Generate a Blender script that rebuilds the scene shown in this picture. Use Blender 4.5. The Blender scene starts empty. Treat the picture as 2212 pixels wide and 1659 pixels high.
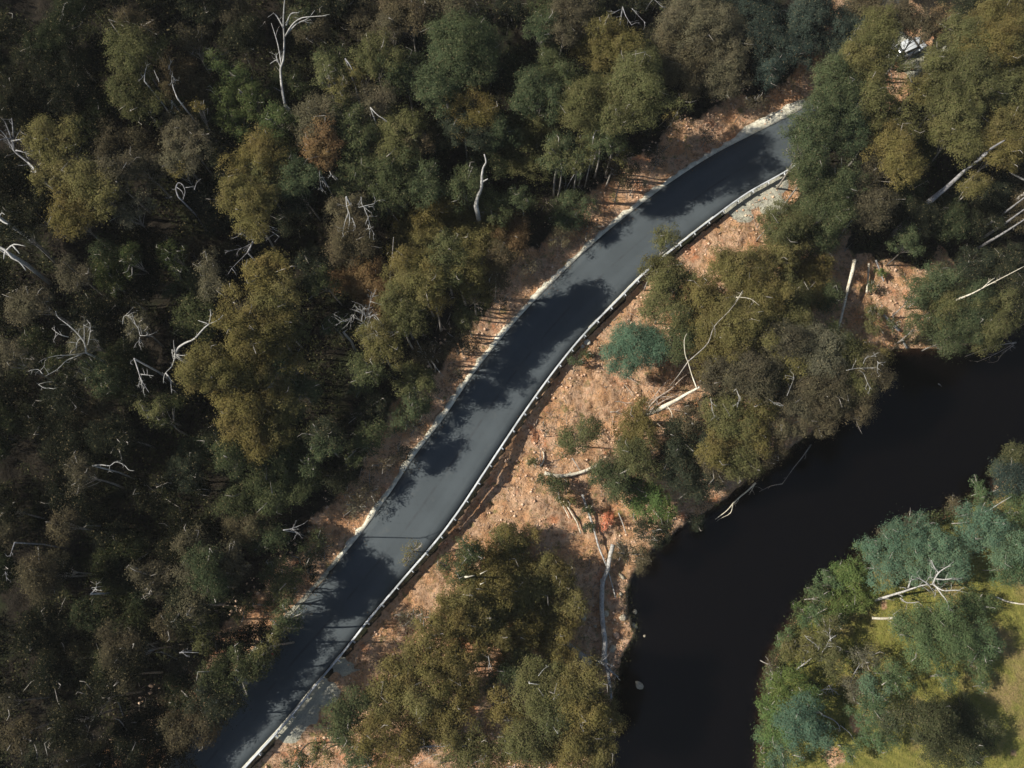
import bpy, math, random
import numpy as np
from mathutils import Vector

# ---------------------------------------------------------------- camera, sky, sun, exposure
S = bpy.context.scene
COL = S.collection
TILT = math.radians(15.0); CAMH = 77.0; FPX = 1736.0      # photo measured at 2212 x 1659
cam_d = bpy.data.cameras.new('camera'); cam = bpy.data.objects.new('camera', cam_d); COL.objects.link(cam)
cam.location = (0, 0, CAMH); cam.rotation_euler = (TILT, 0, 0)
cam_d.sensor_width = 36; cam_d.lens = 36 * FPX / 2212.0
cam_d.clip_start = 0.5; cam_d.clip_end = 3000
S.camera = cam
SUN_EL = math.radians(42); SUN_AZ_DIR = Vector((-1.0, 0.0, 0)).normalized()   # where the sun stands
w = bpy.data.worlds.new('World'); S.world = w; w.use_nodes = True
nt = w.node_tree; nt.nodes.clear()
sky = nt.nodes.new('ShaderNodeTexSky'); sky.sky_type = 'NISHITA'; sky.sun_disc = False
sky.sun_elevation = SUN_EL; sky.sun_rotation = math.atan2(SUN_AZ_DIR.x, SUN_AZ_DIR.y)
bg = nt.nodes.new('ShaderNodeBackground'); bg.inputs[1].default_value = 0.07
wo = nt.nodes.new('ShaderNodeOutputWorld'); nt.links.new(sky.outputs[0], bg.inputs[0]); nt.links.new(bg.outputs[0], wo.inputs[0])
sd = bpy.data.lights.new('sun', 'SUN'); sd.energy = 5.0; sd.angle = math.radians(0.5); sd.color = (1.0, 0.95, 0.87)
sun = bpy.data.objects.new('sun', sd); COL.objects.link(sun)
sdir = Vector((SUN_AZ_DIR.x * math.cos(SUN_EL), SUN_AZ_DIR.y * math.cos(SUN_EL), math.sin(SUN_EL)))
sun.rotation_euler = sdir.to_track_quat('Z', 'Y').to_euler()
sun.location = sdir * 200
S.view_settings.view_transform = 'Standard'; S.view_settings.look = 'None'
S.view_settings.exposure = 0.3; S.view_settings.gamma = 1.0; S.view_settings.use_curve_mapping = False
S.render.engine = 'CYCLES'
cy = S.cycles
cy.max_bounces = 5; cy.diffuse_bounces = 2; cy.glossy_bounces = 2; cy.transmission_bounces = 3
cy.transparent_max_bounces = 8; cy.volume_bounces = 0; cy.use_denoising = True; cy.caustics_reflective = False
S.render.filter_size = 1.5 if hasattr(S.render, 'filter_size') else 1.5

# ---------------------------------------------------------------- image -> world helpers
cT, sT = math.cos(TILT), math.sin(TILT)
def P(px, py, z=0.0):
    u = (px - 1106.0) / FPX; v = (829.5 - py) / FPX
    dx, dy, dz = u, v * cT + sT, v * sT - cT
    t = (CAMH - z) / (-dz)
    return np.array([dx * t, dy * t, z])
def depth(px, py, z=0.0):
    v = (829.5 - py) / FPX
    return (CAMH - z) / (cT - v * sT)
rng = np.random.default_rng(7)
random.seed(7)

def _hash(ix, iy, seed):
    h = (ix.astype(np.int64) * 374761393 + iy.astype(np.int64) * 668265263 + seed * 1442695041) & 0x7fffffff
    h = ((h ^ (h >> 13)) * 1274126177) & 0x7fffffff
    return ((h ^ (h >> 16)) & 0xffff) / 65535.0
def vnoise(x, y, seed=0):
    ix = np.floor(x); iy = np.floor(y); fx = x - ix; fy = y - iy
    fx = fx * fx * (3 - 2 * fx); fy = fy * fy * (3 - 2 * fy)
    a = _hash(ix, iy, seed); b = _hash(ix + 1, iy, seed); c = _hash(ix, iy + 1, seed); d = _hash(ix + 1, iy + 1, seed)
    return (a * (1 - fx) + b * fx) * (1 - fy) + (c * (1 - fx) + d * fx) * fy
def fbm(x, y, seed=0, o=4):
    s = 0; a = 0.5; t = 0
    for i in range(o):
        s = s + a * vnoise(x * 2 ** i + 17.3 * i, y * 2 ** i - 9.1 * i, seed + i); t += a; a *= 0.5
    return s / t
def sstep(a, b, x):
    t = np.clip((x - a) / (b - a), 0, 1); return t * t * (3 - 2 * t)
def catmull(pts, n=6):
    pts = [np.asarray(p, float) for p in pts]
    out = []
    for i in range(len(pts) - 1):
        p0 = pts[max(i - 1, 0)]; p1 = pts[i]; p2 = pts[i + 1]; p3 = pts[min(i + 2, len(pts) - 1)]
        for k in range(n):
            t = k / n
            out.append(0.5 * ((2 * p1) + (-p0 + p2) * t + (2 * p0 - 5 * p1 + 4 * p2 - p3) * t * t + (-p0 + 3 * p1 - 3 * p2 + p3) * t ** 3))
    out.append(pts[-1]); return out
def sdist(poly, X, Y):
    """signed distance to a polyline, positive on its right-hand side when walking along it (walk goes up the picture)"""
    poly = np.asarray(poly)[:, :2]; best = np.full(X.shape, 1e9); sg = np.ones(X.shape)
    for i in range(len(poly) - 1):
        ax, ay = poly[i]; bx, by = poly[i + 1]; ex, ey = bx - ax, by - ay; L = ex * ex + ey * ey
        t = np.clip(((X - ax) * ex + (Y - ay) * ey) / L, 0, 1)
        dx = X - ax - t * ex; dy = Y - ay - t * ey; d = dx * dx + dy * dy
        m = d < best; best = np.where(m, d, best)
        sg = np.where(m, np.where(ex * dy - ey * dx < 0, 1.0, -1.0), sg)
    return np.sqrt(best) * sg

# ---------------------------------------------------------------- road edges and shores (traced on their own levels)
RL = [(290, 1740), (370, 1640), (430, 1552), (520, 1445), (605, 1352), (680, 1275), (735, 1208), (790, 1140), (850, 1055), (900, 980), (960, 902), (1020, 812), (1088, 725), (1150, 655),
      (1230, 575), (1300, 510), (1380, 445), (1450, 393), (1540, 335), (1640, 283), (1715, 245), (1770, 205), (1800, 160), (1825, 95), (1845, 20), (1860, -60)]
RR = [(450, 1740), (530, 1650), (612, 1560), (680, 1476), (740, 1404), (800, 1328), (870, 1246), (940, 1165), (990, 1098), (1035, 1030), (1078, 965), (1120, 902), (1165, 838), (1215, 772),
      (1270, 708), (1330, 648), (1390, 588), (1470, 522), (1540, 468), (1610, 418), (1690, 373), (1780, 315), (1850, 245), (1895, 170), (1925, 90), (1950, 10), (1970, -60)]
def edge(pl):
    w_ = catmull([P(x, y, 0) for x, y in pl], 4)
    a = w_[0] - w_[3]; b = w_[-1] - w_[-4]
    a = a / np.linalg.norm(a); b = b / np.linalg.norm(b)
    return [w_[0] + a * 160, w_[0] + a * 60] + w_ + [w_[-1] + b * 60, w_[-1] + b * 160]
EL, ER = edge(RL), edge(RR)
ZW = -6.0
SHL = [(1290, 1750), (1300, 1659), (1312, 1560), (1322, 1500), (1335, 1440), (1352, 1400), (1368, 1372), (1362, 1340), (1352, 1300), (1362, 1250), (1400, 1195), (1480, 1130), (1560, 1080), (1640, 1010),
       (1740, 940), (1830, 850), (1890, 780), (1930, 752), (2000, 750), (2080, 745), (2212, 700), (2330, 640)]
SHR = [(1640, 1760), (1645, 1659), (1650, 1560), (1655, 1480), (1690, 1385), (1745, 1303), (1830, 1235), (1892, 1182), (1960, 1142), (2050, 1112), (2130, 1066), (2212, 1000), (2330, 920)]
def shore(pl):
    w_ = catmull([P(x, y, ZW) for x, y in pl], 3)
    a = w_[0] - w_[3]; b = w_[-1] - w_[-4]; a = a / np.linalg.norm(a); b = b / np.linalg.norm(b)
    return [w_[0] + a * 300] + w_ + [w_[-1] + b * 300]
WL, WR = shore(SHL), shore(SHR)

# ---------------------------------------------------------------- ground height on a graded grid
def axis(a, b, step, far):
    c = list(np.arange(a, b + 1e-6, step)); s = step; x = c[-1]; hi = []
    while x < far: s *= 1.25; x += s; hi.append(x)
    s = step; x = c[0]; lo = []
    while x > -far: s *= 1.25; x -= s; lo.append(x)
    return np.array(lo[::-1] + c + hi)
GX = axis(-58, 58, 0.3, 420); GY = axis(-26, 62, 0.3, 420)
XX, YY = np.meshgrid(GX, GY)
dLe = -sdist(EL, XX, YY); dRe = sdist(ER, XX, YY); sWl = sdist(WL, XX, YY); sWr = sdist(WR, XX, YY)
def px_mask(pts, z=0.0, soft=1.0):
    """soft world-space discs around traced points (px, py, radius m)"""
    m = np.zeros(XX.shape)
    for px, py, r in pts:
        c = P(px, py, z); d = np.sqrt((XX - c[0]) ** 2 + (YY - c[1]) ** 2)
        m = np.maximum(m, 1 - sstep(r - soft, r + soft, d + 1.6 * (fbm(XX * .8, YY * .8, 3) - .5) + r * 1.5 * (fbm(XX * .3, YY * .3, 8) - .5)))
    return m
rough = fbm(XX * 0.35, YY * 0.35, 11) - 0.5
fine = fbm(XX * 1.1, YY * 1.1, 21, 3) - 0.5
ridge = 1 - np.abs(2 * fbm(XX * 0.5 + YY * .2, YY * 0.5, 31, 3) - 1)
dl = np.maximum(dLe, 0)
bank_h = 0.7 + 0.8 * fbm(XX * 0.07, YY * 0.07, 5)
Hl = bank_h * sstep(0.5, 5.2, dl) + 0.17 * np.maximum(dl - 2, 0) + 0.10 * np.maximum(dl - 12, 0)
Hl = np.where(dl > 70, Hl * 0 + np.minimum(Hl, 17 + 0.05 * dl), Hl)
Hl = Hl + sstep(0.6, 2.5, dl) * (0.5 * fine + 1.0 * rough) + sstep(4, 9, dl) * 1.5 * rough
dr = np.maximum(dRe, 0); dw = np.maximum(-sWl, 0)
tt = dr / (dr + dw + 1e-6)
cD = P(1045, 1060, 0); dropk = .15 + .45 * np.exp(-((XX - cD[0]) ** 2 + (YY - cD[1]) ** 2) / 5.5 ** 2)
Hr = -1.3 * sstep(0.5, 1.3, dr) * dropk + (ZW + 1.0) * tt ** 1.15
Hr = Hr + sstep(0.8, 2.5, dr) * sstep(0, 1.5, dw) * (0.45 * fine + 0.9 * rough - 0.25 * sstep(.86, .97, ridge))
pad = px_mask([(1650, 418, 2.6), (1600, 445, 1.7), (1680, 398, 1.5), (1992, 145, 3.4), (1955, 112, 3.2), (700, 1490, 1.3), (660, 1530, 1.2), (740, 1440, 1.1), (625, 1575, 1.0)])
Hr = Hr * (1 - sstep(0.2, .9, pad)) + (-0.12) * sstep(0.2, .9, pad)
bed = ZW - 0.05 - 2.2 * sstep(0, 4, np.minimum(sWl, -sWr)) - 0.25 * np.maximum(np.minimum(sWl, -sWr), 0)
bed = np.maximum(bed, ZW - 4) + 0.35 * fine
d3 = np.maximum(sWr, 0)
H3 = ZW + 0.9 * sstep(0, 2.0, d3) + 0.03 * np.minimum(d3, 60) + 0.35 * rough * sstep(0, 2, d3) + 0.12 * fine
HH = np.where(dLe > 0, Hl, np.where(dRe < 0, -0.06, np.where(sWl < 0, Hr, np.where(sWr < 0, bed, H3))))
onroad = (dLe <= 0.25) & (dRe <= 0.45)
HH = np.where(onroad, -0.06, HH)
def hgt(x, y):
    x = np.clip(np.asarray(x, float), GX[0], GX[-1] - 1e-3); y = np.clip(np.asarray(y, float), GY[0], GY[-1] - 1e-3)
    i = np.clip(np.searchsorted(GX, x, side='right') - 1, 0, len(GX) - 2); j = np.clip(np.searchsorted(GY, y, side='right') - 1, 0, len(GY) - 2)
    fx = (x - GX[i]) / (GX[i + 1] - GX[i]); fy = (y - GY[j]) / (GY[j + 1] - GY[j])
    return (HH[j, i] * (1 - fx) + HH[j, i + 1] * fx) * (1 - fy) + (HH[j + 1, i] * (1 - fx) + HH[j + 1, i + 1] * fx) * fy
def field(F_, x, y):
    i = np.clip(np.searchsorted(GX, x) - 1, 0, len(GX) - 2); j = np.clip(np.searchsorted(GY, y) - 1, 0, len(GY) - 2)
    return F_[j, i]
def G(px, py, up=0.0):
    """the point `up` metres above the ground that is seen at this pixel"""
    z = 0.0
    for _ in range(14):
        p = P(px, py, z); z = z + 0.7 * (float(hgt(p[0], p[1])) + up - z)
    return P(px, py, z)

# ---------------------------------------------------------------- materials
def mat(name):
    m = bpy.data.materials.new(name); m.use_nodes = True; n = m.node_tree; n.nodes.clear()
    out = n.nodes.new('ShaderNodeOutputMaterial'); return m, n, out
class NB:
    def __init__(s, n): s.n = n
    def new(s, t, **k):
        x = s.n.nodes.new(t)
        for a, b in k.items(): setattr(x, a, b)
        return x
    def link(s, a, b): s.n.links.new(a, b)
    def noise(s, vec, scale, detail=4, rough=.55, dist=0):
        x = s.new('ShaderNodeTexNoise'); x.inputs['Scale'].default_value = scale; x.inputs['Detail'].default_value = detail
        x.inputs['Roughness'].default_value = rough; x.inputs['Distortion'].default_value = dist
        if vec is not None: s.link(vec, x.inputs['Vector'])
        return x.outputs['Fac']
    def ramp(s, fac, stops):
        x = s.new('ShaderNodeValToRGB'); e = x.color_ramp.elements
        while len(e) < len(stops): e.new(0.5)
        for k, (p, c) in enumerate(stops):
            e[k].position = p; e[k].color = (*c, 1) if not isinstance(c, (int, float)) else (c, c, c, 1)
        s.link(fac, x.inputs[0]); return x.outputs[0]
    def mix(s, f, a, b, mode='MIX'):
        x = s.new('ShaderNodeMix', data_type='RGBA', blend_type=mode)
        for v, i in ((f, 0), (a, 6), (b, 7)):
            if isinstance(v, (int, float)): x.inputs[i].default_value = v if i == 0 else (v, v, v, 1)
            elif isinstance(v, tuple): x.inputs[i].default_value = (*v, 1)
            else: s.link(v, x.inputs[i])
        return x.outputs[2]
    def math(s, op, a, b=0.0):
        x = s.new('ShaderNodeMath', operation=op)
        for v, i in ((a, 0), (b, 1)):
            if isinstance(v, (int, float)): x.inputs[i].default_value = v
            else: s.link(v, x.inputs[i])
        return x.outputs[0]
    def bump(s, h, strength, dist):
        x = s.new('ShaderNodeBump'); x.inputs['Strength'].default_value = strength; x.inputs['Distance'].default_value = dist
        s.link(h, x.inputs['Height']); return x.outputs[0]
    def coord(s, k='Object'): return s.new('ShaderNodeTexCoord').outputs[k]
    def bsdf(s, col, rough=.9, normal=None, spec=.3, metal=0.0):
        x = s.new('ShaderNodeBsdfPrincipled')
        if isinstance(col, tuple): x.inputs['Base Color'].default_value = (*col, 1)
        else: s.link(col, x.inputs['Base Color'])
        if isinstance(rough, (int, float)): x.inputs['Roughness'].default_value = rough
        else: s.link(rough, x.inputs['Roughness'])
        x.inputs['Specular IOR Level'].default_value = spec; x.inputs['Metallic'].default_value = metal
        if normal is not None: s.link(normal, x.inputs['Normal'])
        return x.outputs[0]

def ground_material():
    m, n, out = mat('ground_cover'); b = NB(n); v = b.coord()
    at = b.new('ShaderNodeAttribute', attribute_name='cover'); sp = b.new('ShaderNodeSeparateColor'); b.link(at.outputs['Color'], sp.inputs[0])
    n1 = b.noise(v, .35, 5, .6); n2 = b.noise(v, 2.2, 6, .7); n3 = b.noise(v, 9, 4, .7)
    soil = b.ramp(n1, [(.30, (.62, .28, .13)), (.45, (.72, .41, .21)), (.56, (.77, .50, .31)), (.70, (.68, .27, .12))])
    soil = b.mix(b.ramp(n2, [(.38, 1.0), (.50, 0.0)]), soil, (.36, .20, .11))
    soil = b.mix(b.ramp(n3, [(.55, 0.0), (.70, .8)]), soil, (.82, .63, .45))
    vo = b.new('ShaderNodeTexVoronoi'); vo.inputs['Scale'].default_value = 2.6; b.link(v, vo.inputs['Vector'])
    soil = b.mix(b.ramp(vo.outputs['Distance'], [(.08, .75), (.2, 0.0)]), soil, (.66, .52, .40))
    soil = b.mix(b.ramp(b.noise(v, 1.25, 6, .8, .6), [(.56, 0.0), (.66, .85)]), soil, (.17, .105, .06))
    weeds = b.ramp(b.noise(v, .8, 6, .75), [(.56, 0.0), (.66, .85)])
    soil = b.mix(weeds, soil, (.22, .20, .07))
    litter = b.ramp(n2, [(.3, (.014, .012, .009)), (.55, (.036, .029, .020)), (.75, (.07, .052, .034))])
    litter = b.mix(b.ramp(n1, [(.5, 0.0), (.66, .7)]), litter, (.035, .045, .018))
    gw = b.new('ShaderNodeTexWave', wave_type='RINGS', rings_direction='SPHERICAL'); gw.inputs['Scale'].default_value = .36
    gw.inputs['Distortion'].default_value = 4.5; gw.inputs['Detail'].default_value = 3; gw.inputs['Detail Scale'].default_value = .35
    mp = b.new('ShaderNodeMapping'); c0 = P(1990, 1400, ZW); mp.inputs['Location'].default_value = (-c0[0], -c0[1], -ZW * 0)
    mp.inputs['Scale'].default_value = (1, 1, 0); b.link(v, mp.inputs['Vector']); b.link(mp.outputs[0], gw.inputs['Vector'])
    grass = b.ramp(n2, [(.3, (.19, .20, .045)), (.5, (.29, .27, .065)), (.7, (.40, .34, .10))])
    grass = b.mix(b.ramp(gw.outputs[0], [(.3, .38), (.75, 0.0)]), grass, (.15, .16, .036))
    grass = b.mix(b.ramp(b.noise(v, .28, 4), [(.52, 0.0), (.66, .75)]), grass, (.36, .25, .12))
    gravel = b.ramp(n3, [(.3, (.46, .44, .34)), (.6, (.68, .65, .50)), (.8, (.80, .77, .62))])
    gravel = b.mix(b.ramp(n1, [(.42, .5), (.52, 0.0)]), gravel, (.28, .29, .26))
    def soft(ch, k=.5):
        a = b.math('ADD', sp.outputs[ch], b.math('MULTIPLY', b.math('SUBTRACT', n2, .5), k)); return b.ramp(a, [(.40, 0.0), (.60, 1.0)])
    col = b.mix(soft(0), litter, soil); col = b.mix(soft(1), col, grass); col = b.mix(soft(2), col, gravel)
    h = b.math('ADD', n2, b.math('MULTIPLY', n3, .45))
    b.link(b.bsdf(col, .95, b.bump(h, 1.0, .45), .1), out.inputs[0]); return m
def asphalt_material():
    m, n, out = mat('asphalt'); b = NB(n); v = b.coord()
    uv = b.new('ShaderNodeUVMap'); sep = b.new('ShaderNodeSeparateXYZ'); b.link(uv.outputs[0], sep.inputs[0])
    n1 = b.noise(v, .25, 4); n2 = b.noise(v, 30, 2)
    col = b.ramp(n1, [(.35, (.066, .080, .085)), (.6, (.080, .096, .102))])
    col = b.mix(b.ramp(n2, [(.35, .3), (.65, 0.0)]), col, (.05, .053, .055))
    col = b.mix(b.ramp(b.noise(v, 1.3, 6, .75, .8), [(.54, 0.0), (.70, .5)]), col, (.055, .062, .064)); col = b.mix(b.ramp(b.noise(v, .7, 5, .7), [(.60, 0.0), (.72, .35)]), col, (.13, .13, .115))
    # the dark tar band left where the lanes join, and worn wheel tracks
    tr = b.math('ABSOLUTE', b.math('SUBTRACT', sep.outputs[0], .53)); brk = b.noise(v, .5, 4)
    seam = b.math('MULTIPLY', b.ramp(tr, [(.006, 1.0), (.028, 0.0)]), b.ramp(brk, [(.42, 0.0), (.58, .75)]))
    col = b.mix(seam, col, (.05, .055, .058))
    edge_ = b.ramp(sep.outputs[0], [(0.0, .9), (.022, 0.0), (.985, 0.0), (1.0, .4)])
    col = b.mix(edge_, col, (.03, .03, .03))
    wt = b.math('ABSOLUTE', b.math('SUBTRACT', b.math('PINGPONG', sep.outputs[0], .5), .25))
    col = b.mix(b.ramp(wt, [(.03, .22), (.09, 0.0)]), col, (.100, .118, .124))
    b.link(b.bsdf(col, .85, b.bump(n2, .25, .02), .25), out.inputs[0]); return m
def leaf_material():
    m, n, out = mat('foliage'); b = NB(n)
    oi = b.new('ShaderNodeObjectInfo'); geo = b.new('ShaderNodeNewGeometry')
    big = b.noise(b.coord(), .55, 3, .6)
    hs = b.new('ShaderNodeHueSaturation'); b.link(oi.outputs['Color'], hs.inputs['Color'])
    b.link(b.math('ADD', b.math('MULTIPLY', big, .07), .465), hs.inputs['Hue'])
    hs.inputs['Saturation'].default_value = 1.0
    b.link(b.math('ADD', b.math('MULTIPLY', geo.outputs['Random Per Island'], .4), .8), hs.inputs['Value'])
    dry = b.ramp(geo.outputs['Random Per Island'], [(.93, 0.0), (.95, .6)])
    col = b.mix(dry, hs.outputs[0], (.24, .19, .10))
    d = b.new('ShaderNodeBsdfDiffuse'); t = b.new('ShaderNodeBsdfTranslucent'); mx = b.new('ShaderNodeMixShader'); mx.inputs[0].default_value = .22
    b.link(col, d.inputs[0]); b.link(col, t.inputs[0]); b.link(d.outputs[0], mx.inputs[1]); b.link(t.outputs[0], mx.inputs[2]); b.link(mx.outputs[0], out.inputs[0]); return m
def bark_material(name, dark, light, sc=6):
    m, n, out = mat(name); b = NB(n); v = b.coord()
    nn = b.noise(v, sc, 5, .7, .5); n2 = b.noise(v, 1.1, 3)
    col = b.ramp(nn, [(.35, dark), (.58, light)]); col = b.mix(b.ramp(n2, [(.5, 0.0), (.64, .55)]), col, dark)
    b.link(b.bsdf(col, .85, b.bump(nn, .5, .03), .2), out.inputs[0]); return m
def plain_material(name, c1, c2, sc=3, rough=.85, metal=0.0, bump=.3, spec=.3):
    m, n, out = mat(name); b = NB(n); v = b.coord(); nn = b.noise(v, sc, 5, .65)
    b.link(b.bsdf(b.ramp(nn, [(.35, c1), (.62, c2)]), rough, b.bump(nn, bump, .03), spec, metal), out.inputs[0]); return m
def water_material():
    m, n, out = mat('river_water'); b = NB(n); v = b.coord()
    nn = b.noise(v, .9, 3, .5, .4)
    gl = b.new('ShaderNodeBsdfGlossy'); gl.inputs['Roughness'].default_value = .06; gl.inputs['Color'].default_value = (1, 1, 1, 1)
    tr = b.new('ShaderNodeBsdfTransparent'); fr = b.new('ShaderNodeFresnel'); fr.inputs['IOR'].default_value = 1.33
    bm = b.bump(nn, .15, .05); b.link(bm, gl.inputs['Normal'])
    df = b.new('ShaderNodeBsdfDiffuse'); df.inputs[0].default_value = (.003, .0022, .002, 1); m2 = b.new('ShaderNodeMixShader'); m2.inputs[0].default_value = .55; b.link(tr.outputs[0], m2.inputs[1]); b.link(df.outputs[0], m2.inputs[2])
    mx = b.new('ShaderNodeMixShader'); b.link(b.math('MULTIPLY', fr.outputs[0], .75), mx.inputs[0]); b.link(m2.outputs[0], mx.inputs[1]); b.link(gl.outputs[0], mx.inputs[2])
    b.link(mx.outputs[0], out.inputs[0])
    va = b.new('ShaderNodeVolumeAbsorption'); va.inputs['Color'].default_value = (.20, .10, .04, 1); va.inputs['Density'].default_value = 4.0
    b.link(va.outputs[0], out.inputs['Volume']); return m
M_ground = ground_material(); M_road = asphalt_material(); M_leaf = leaf_material(); M_water = water_material()
M_bark = bark_material('gum_bark', (.16, .14, .115), (.46, .42, .36)); M_dead = bark_material('bleached_wood', (.24, .23, .205), (.55, .53, .48))
M_grey = bark_material('grey_wood', (.13, .125, .12), (.36, .35, .34), 4); M_pale = bark_material('cream_wood', (.45, .38, .27), (.80, .74, .58), 5)
M_steel = plain_material('galvanised_steel', (.36, .38, .38), (.66, .68, .68), .9, .5, .0, .05, .5)
M_post = plain_material('post_steel', (.35, .36, .36), (.55, .56, .55), 5, .6, .2, .1)
M_kerb = plain_material('kerb_stone', (.40, .38, .31), (.72, .69, .56), 3.5, .9, 0, .5)
M_verge = plain_material('pale_verge', (.50, .46, .34), (.84, .80, .64), 1.6, .9, 0, .4)
M_rock = plain_material('river_rock', (.30, .25, .18), (.62, .54, .38), 3, .85, 0, .8)
M_rubble = plain_material('rubble_stone', (.50, .28, .16), (.80, .58, .40), 1.4, .9, 0, .6)
M_twig = bark_material('dry_twig', (.20, .15, .11), (.52, .44, .36), 3)

# ---------------------------------------------------------------- object helpers
def tag(o, label=None, cat=None, group=None, kind=None):
    if label: o['label'] = label
    if cat: o['category'] = cat
    if group: o['group'] = group
    if kind: o['kind'] = kind
    return o
def empty(name, loc):
    o = bpy.data.objects.new(name, None); COL.objects.link(o); o.location = tuple(map(float, loc)); o.empty_display_size = .3; return o
def np_mesh(name, V, F, m, parent=None, smooth=False, loc=None):
    V = np.asarray(V, np.float32); F = np.asarray(F, np.int32)
    me = bpy.data.meshes.new(name); k = F.shape[1]
    me.vertices.add(len(V)); me.vertices.foreach_set('co', V.ravel())
    me.loops.add(F.size); me.loops.foreach_set('vertex_index', F.ravel())
    me.polygons.add(len(F)); me.polygons.foreach_set('loop_start', np.arange(0, F.size, k, dtype=np.int32))
    if smooth: me.polygons.foreach_set('use_smooth', np.ones(len(F), bool))
    me.update(calc_edges=True); me.materials.append(m)
    o = bpy.data.objects.new(name, me); COL.objects.link(o)
    if parent is not None: o.parent = parent
    if loc is not None: o.location = tuple(map(float, loc))
    return o
class MB:
    def __init__(s): s.v = []; s.f = []; s.n = 0
    def add(s, V, F): s.v.append(np.asarray(V, float)); s.f.append(np.asarray(F) + s.n); s.n += len(V)
    def tube(s, pts, rad, k=6, wob=0.0):
        pts = np.asarray(pts, float); n = len(pts); t = np.gradient(pts, axis=0); t /= (np.linalg.norm(t, axis=1, keepdims=True) + 1e-9)
        ref = np.array([0.31, 0.17, 0.93]); 
        a = np.cross(t, ref); bad = np.linalg.norm(a, axis=1) < .15
        a[bad] = np.cross(t[bad], [1., .2, 0]); a /= np.linalg.norm(a, axis=1, keepdims=True); b_ = np.cross(t, a)
        ang = np.arange(k) * 2 * math.pi / k; r = np.asarray(rad, float)[:, None, None]
        if wob: r = r * (1 + wob * (rng.random((n, k, 1)) - .5))
        V = pts[:, None, :] + r * (np.cos(ang)[None, :, None] * a[:, None, :] + np.sin(ang)[None, :, None] * b_[:, None, :])
        V = V.reshape(-1, 3); F = []
        for i in range(n - 1):
            for j in range(k):
                F.append((i * k + j, i * k + (j + 1) % k, (i + 1) * k + (j + 1) % k, (i + 1) * k + j))
        V = np.vstack([V, pts[0], pts[-1]]); c0 = n * k
        for j in range(k):
            F.append((c0, (j + 1) % k, j, c0)); e = (n - 1) * k; F.append((c0 + 1, e + j, e + (j + 1) % k, c0 + 1))
        s.add(V, F)
    def box(s, c, ax, ay, az):
        c = np.asarray(c, float); ax, ay, az = (np.asarray(q, float) for q in (ax, ay, az))
        V = [c + i * ax + j * ay + k * az for k in (-1, 1) for j in (-1, 1) for i in (-1, 1)]
        s.add(V, [(0, 2, 3, 1), (4, 5, 7, 6), (0, 1, 5, 4), (2, 6, 7, 3), (0, 4, 6, 2), (1, 3, 7, 5)])
    def quads(s):
        out = []
        for f in s.f: out.append(f)
        return np.vstack(out)
    def build(s, name, m, parent=None, smooth=False):
        V = np.vstack(s.v); F = s.quads()
        tri = F[:, 3] == F[:, 0]
        if not tri.any(): return np_mesh(name, V, F, m, parent, smooth)
        me = bpy.data.meshes.new(name)
        me.from_pydata([tuple(q) for q in V], [], [tuple(int(z) for z in (f[:3] if t else f)) for f, t in zip(F, tri)])
        if smooth: me.polygons.foreach_set('use_smooth', np.ones(len(me.polygons), bool))
        me.update(); me.materials.append(m)
        o = bpy.data.objects.new(name, me); COL.objects.link(o)
        if parent is not None: o.parent = parent
        return o

# ---------------------------------------------------------------- ground, water, road, verge
ny, nx = XX.shape
V = np.stack([XX, YY, HH], -1).reshape(-1, 3)
ii = (np.arange(ny - 1)[:, None] * nx + np.arange(nx - 1)[None, :]).ravel()
ground = np_mesh('ground', V, np.stack([ii, ii + 1, ii + nx + 1, ii + nx], 1), M_ground, None, True)
tag(ground, kind='structure')
nz = fbm(XX * .22, YY * .22, 51)
soil_l = (1 - sstep(2.6, 5.0, dl + 3.5 * (nz - .5)))                       # cut bank beside the road
soil_r = np.where((dRe > 0) & (sWl < 0), 1.0, 0.0)
left_side = dLe > 0; right_slope = (dRe > 0) & (sWl < 0)
upper = px_mask([(1790, 330, 7), (1900, 400, 7), (2030, 300, 9), (2140, 200, 10), (2150, 480, 9), (2010, 470, 5), (2100, 620, 4.0), (2190, 600, 6), (2120, 690, 4), (2150, 60, 9), (1850, 200, 3)], -1)
soil = np.where(left_side, soil_l, np.where(right_slope, 1 - .85 * upper, 0))
soil = np.maximum(soil, np.where((sWl >= 0) & (sWr <= 0), 1.0, 0))
b3 = px_mask([(2150, 1215, 1.0), (1850, 1560, .9), (1790, 1640, 1.1), (1910, 1312, .5), (2180, 1625, .8)], ZW + 1)
third = sWr > 0
soil = np.where(third, np.maximum(b3, .9 * (1 - sstep(.1, .45, d3))), soil)
grass_w = np.where(third, 1 - b3 * .8, 0) * sstep(.2, .6, d3)
gravel_w = np.maximum(np.where(right_slope, sstep(.3, .7, pad), 0), 0)
gravel_w = np.maximum(gravel_w, np.where(left_side, (1 - sstep(.2, .75, dl)) * .75, 0))
vergewide = px_mask([(1700, 222, 1.4), (1660, 245, 1.4), (1620, 268, 1.1), (1580, 292, .8)])
edge_dust = (dRe > -.3) & (dRe < .75)
soil = np.where(edge_dust, .35, soil); gravel_w = np.where(edge_dust, np.maximum(gravel_w, .30), gravel_w)
soil = np.where(left_side, soil * (1 - .35 * sstep(.50, .62, fbm(XX * .4, YY * .4, 57))), soil)
cv = np.stack([soil, grass_w, gravel_w, np.ones_like(soil)], -1).astype(np.float32).reshape(-1)
ca = ground.data.color_attributes.new('cover', 'FLOAT_COLOR', 'POINT'); ca.data.foreach_set('color', cv)

def water():
    mb = MB(); mb.box((100, 0, ZW - 4), (330, 0, 0), (0, 350, 0), (0, 0, 4)); tag(mb.build('river_water', M_water), kind='structure')
water()

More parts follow.
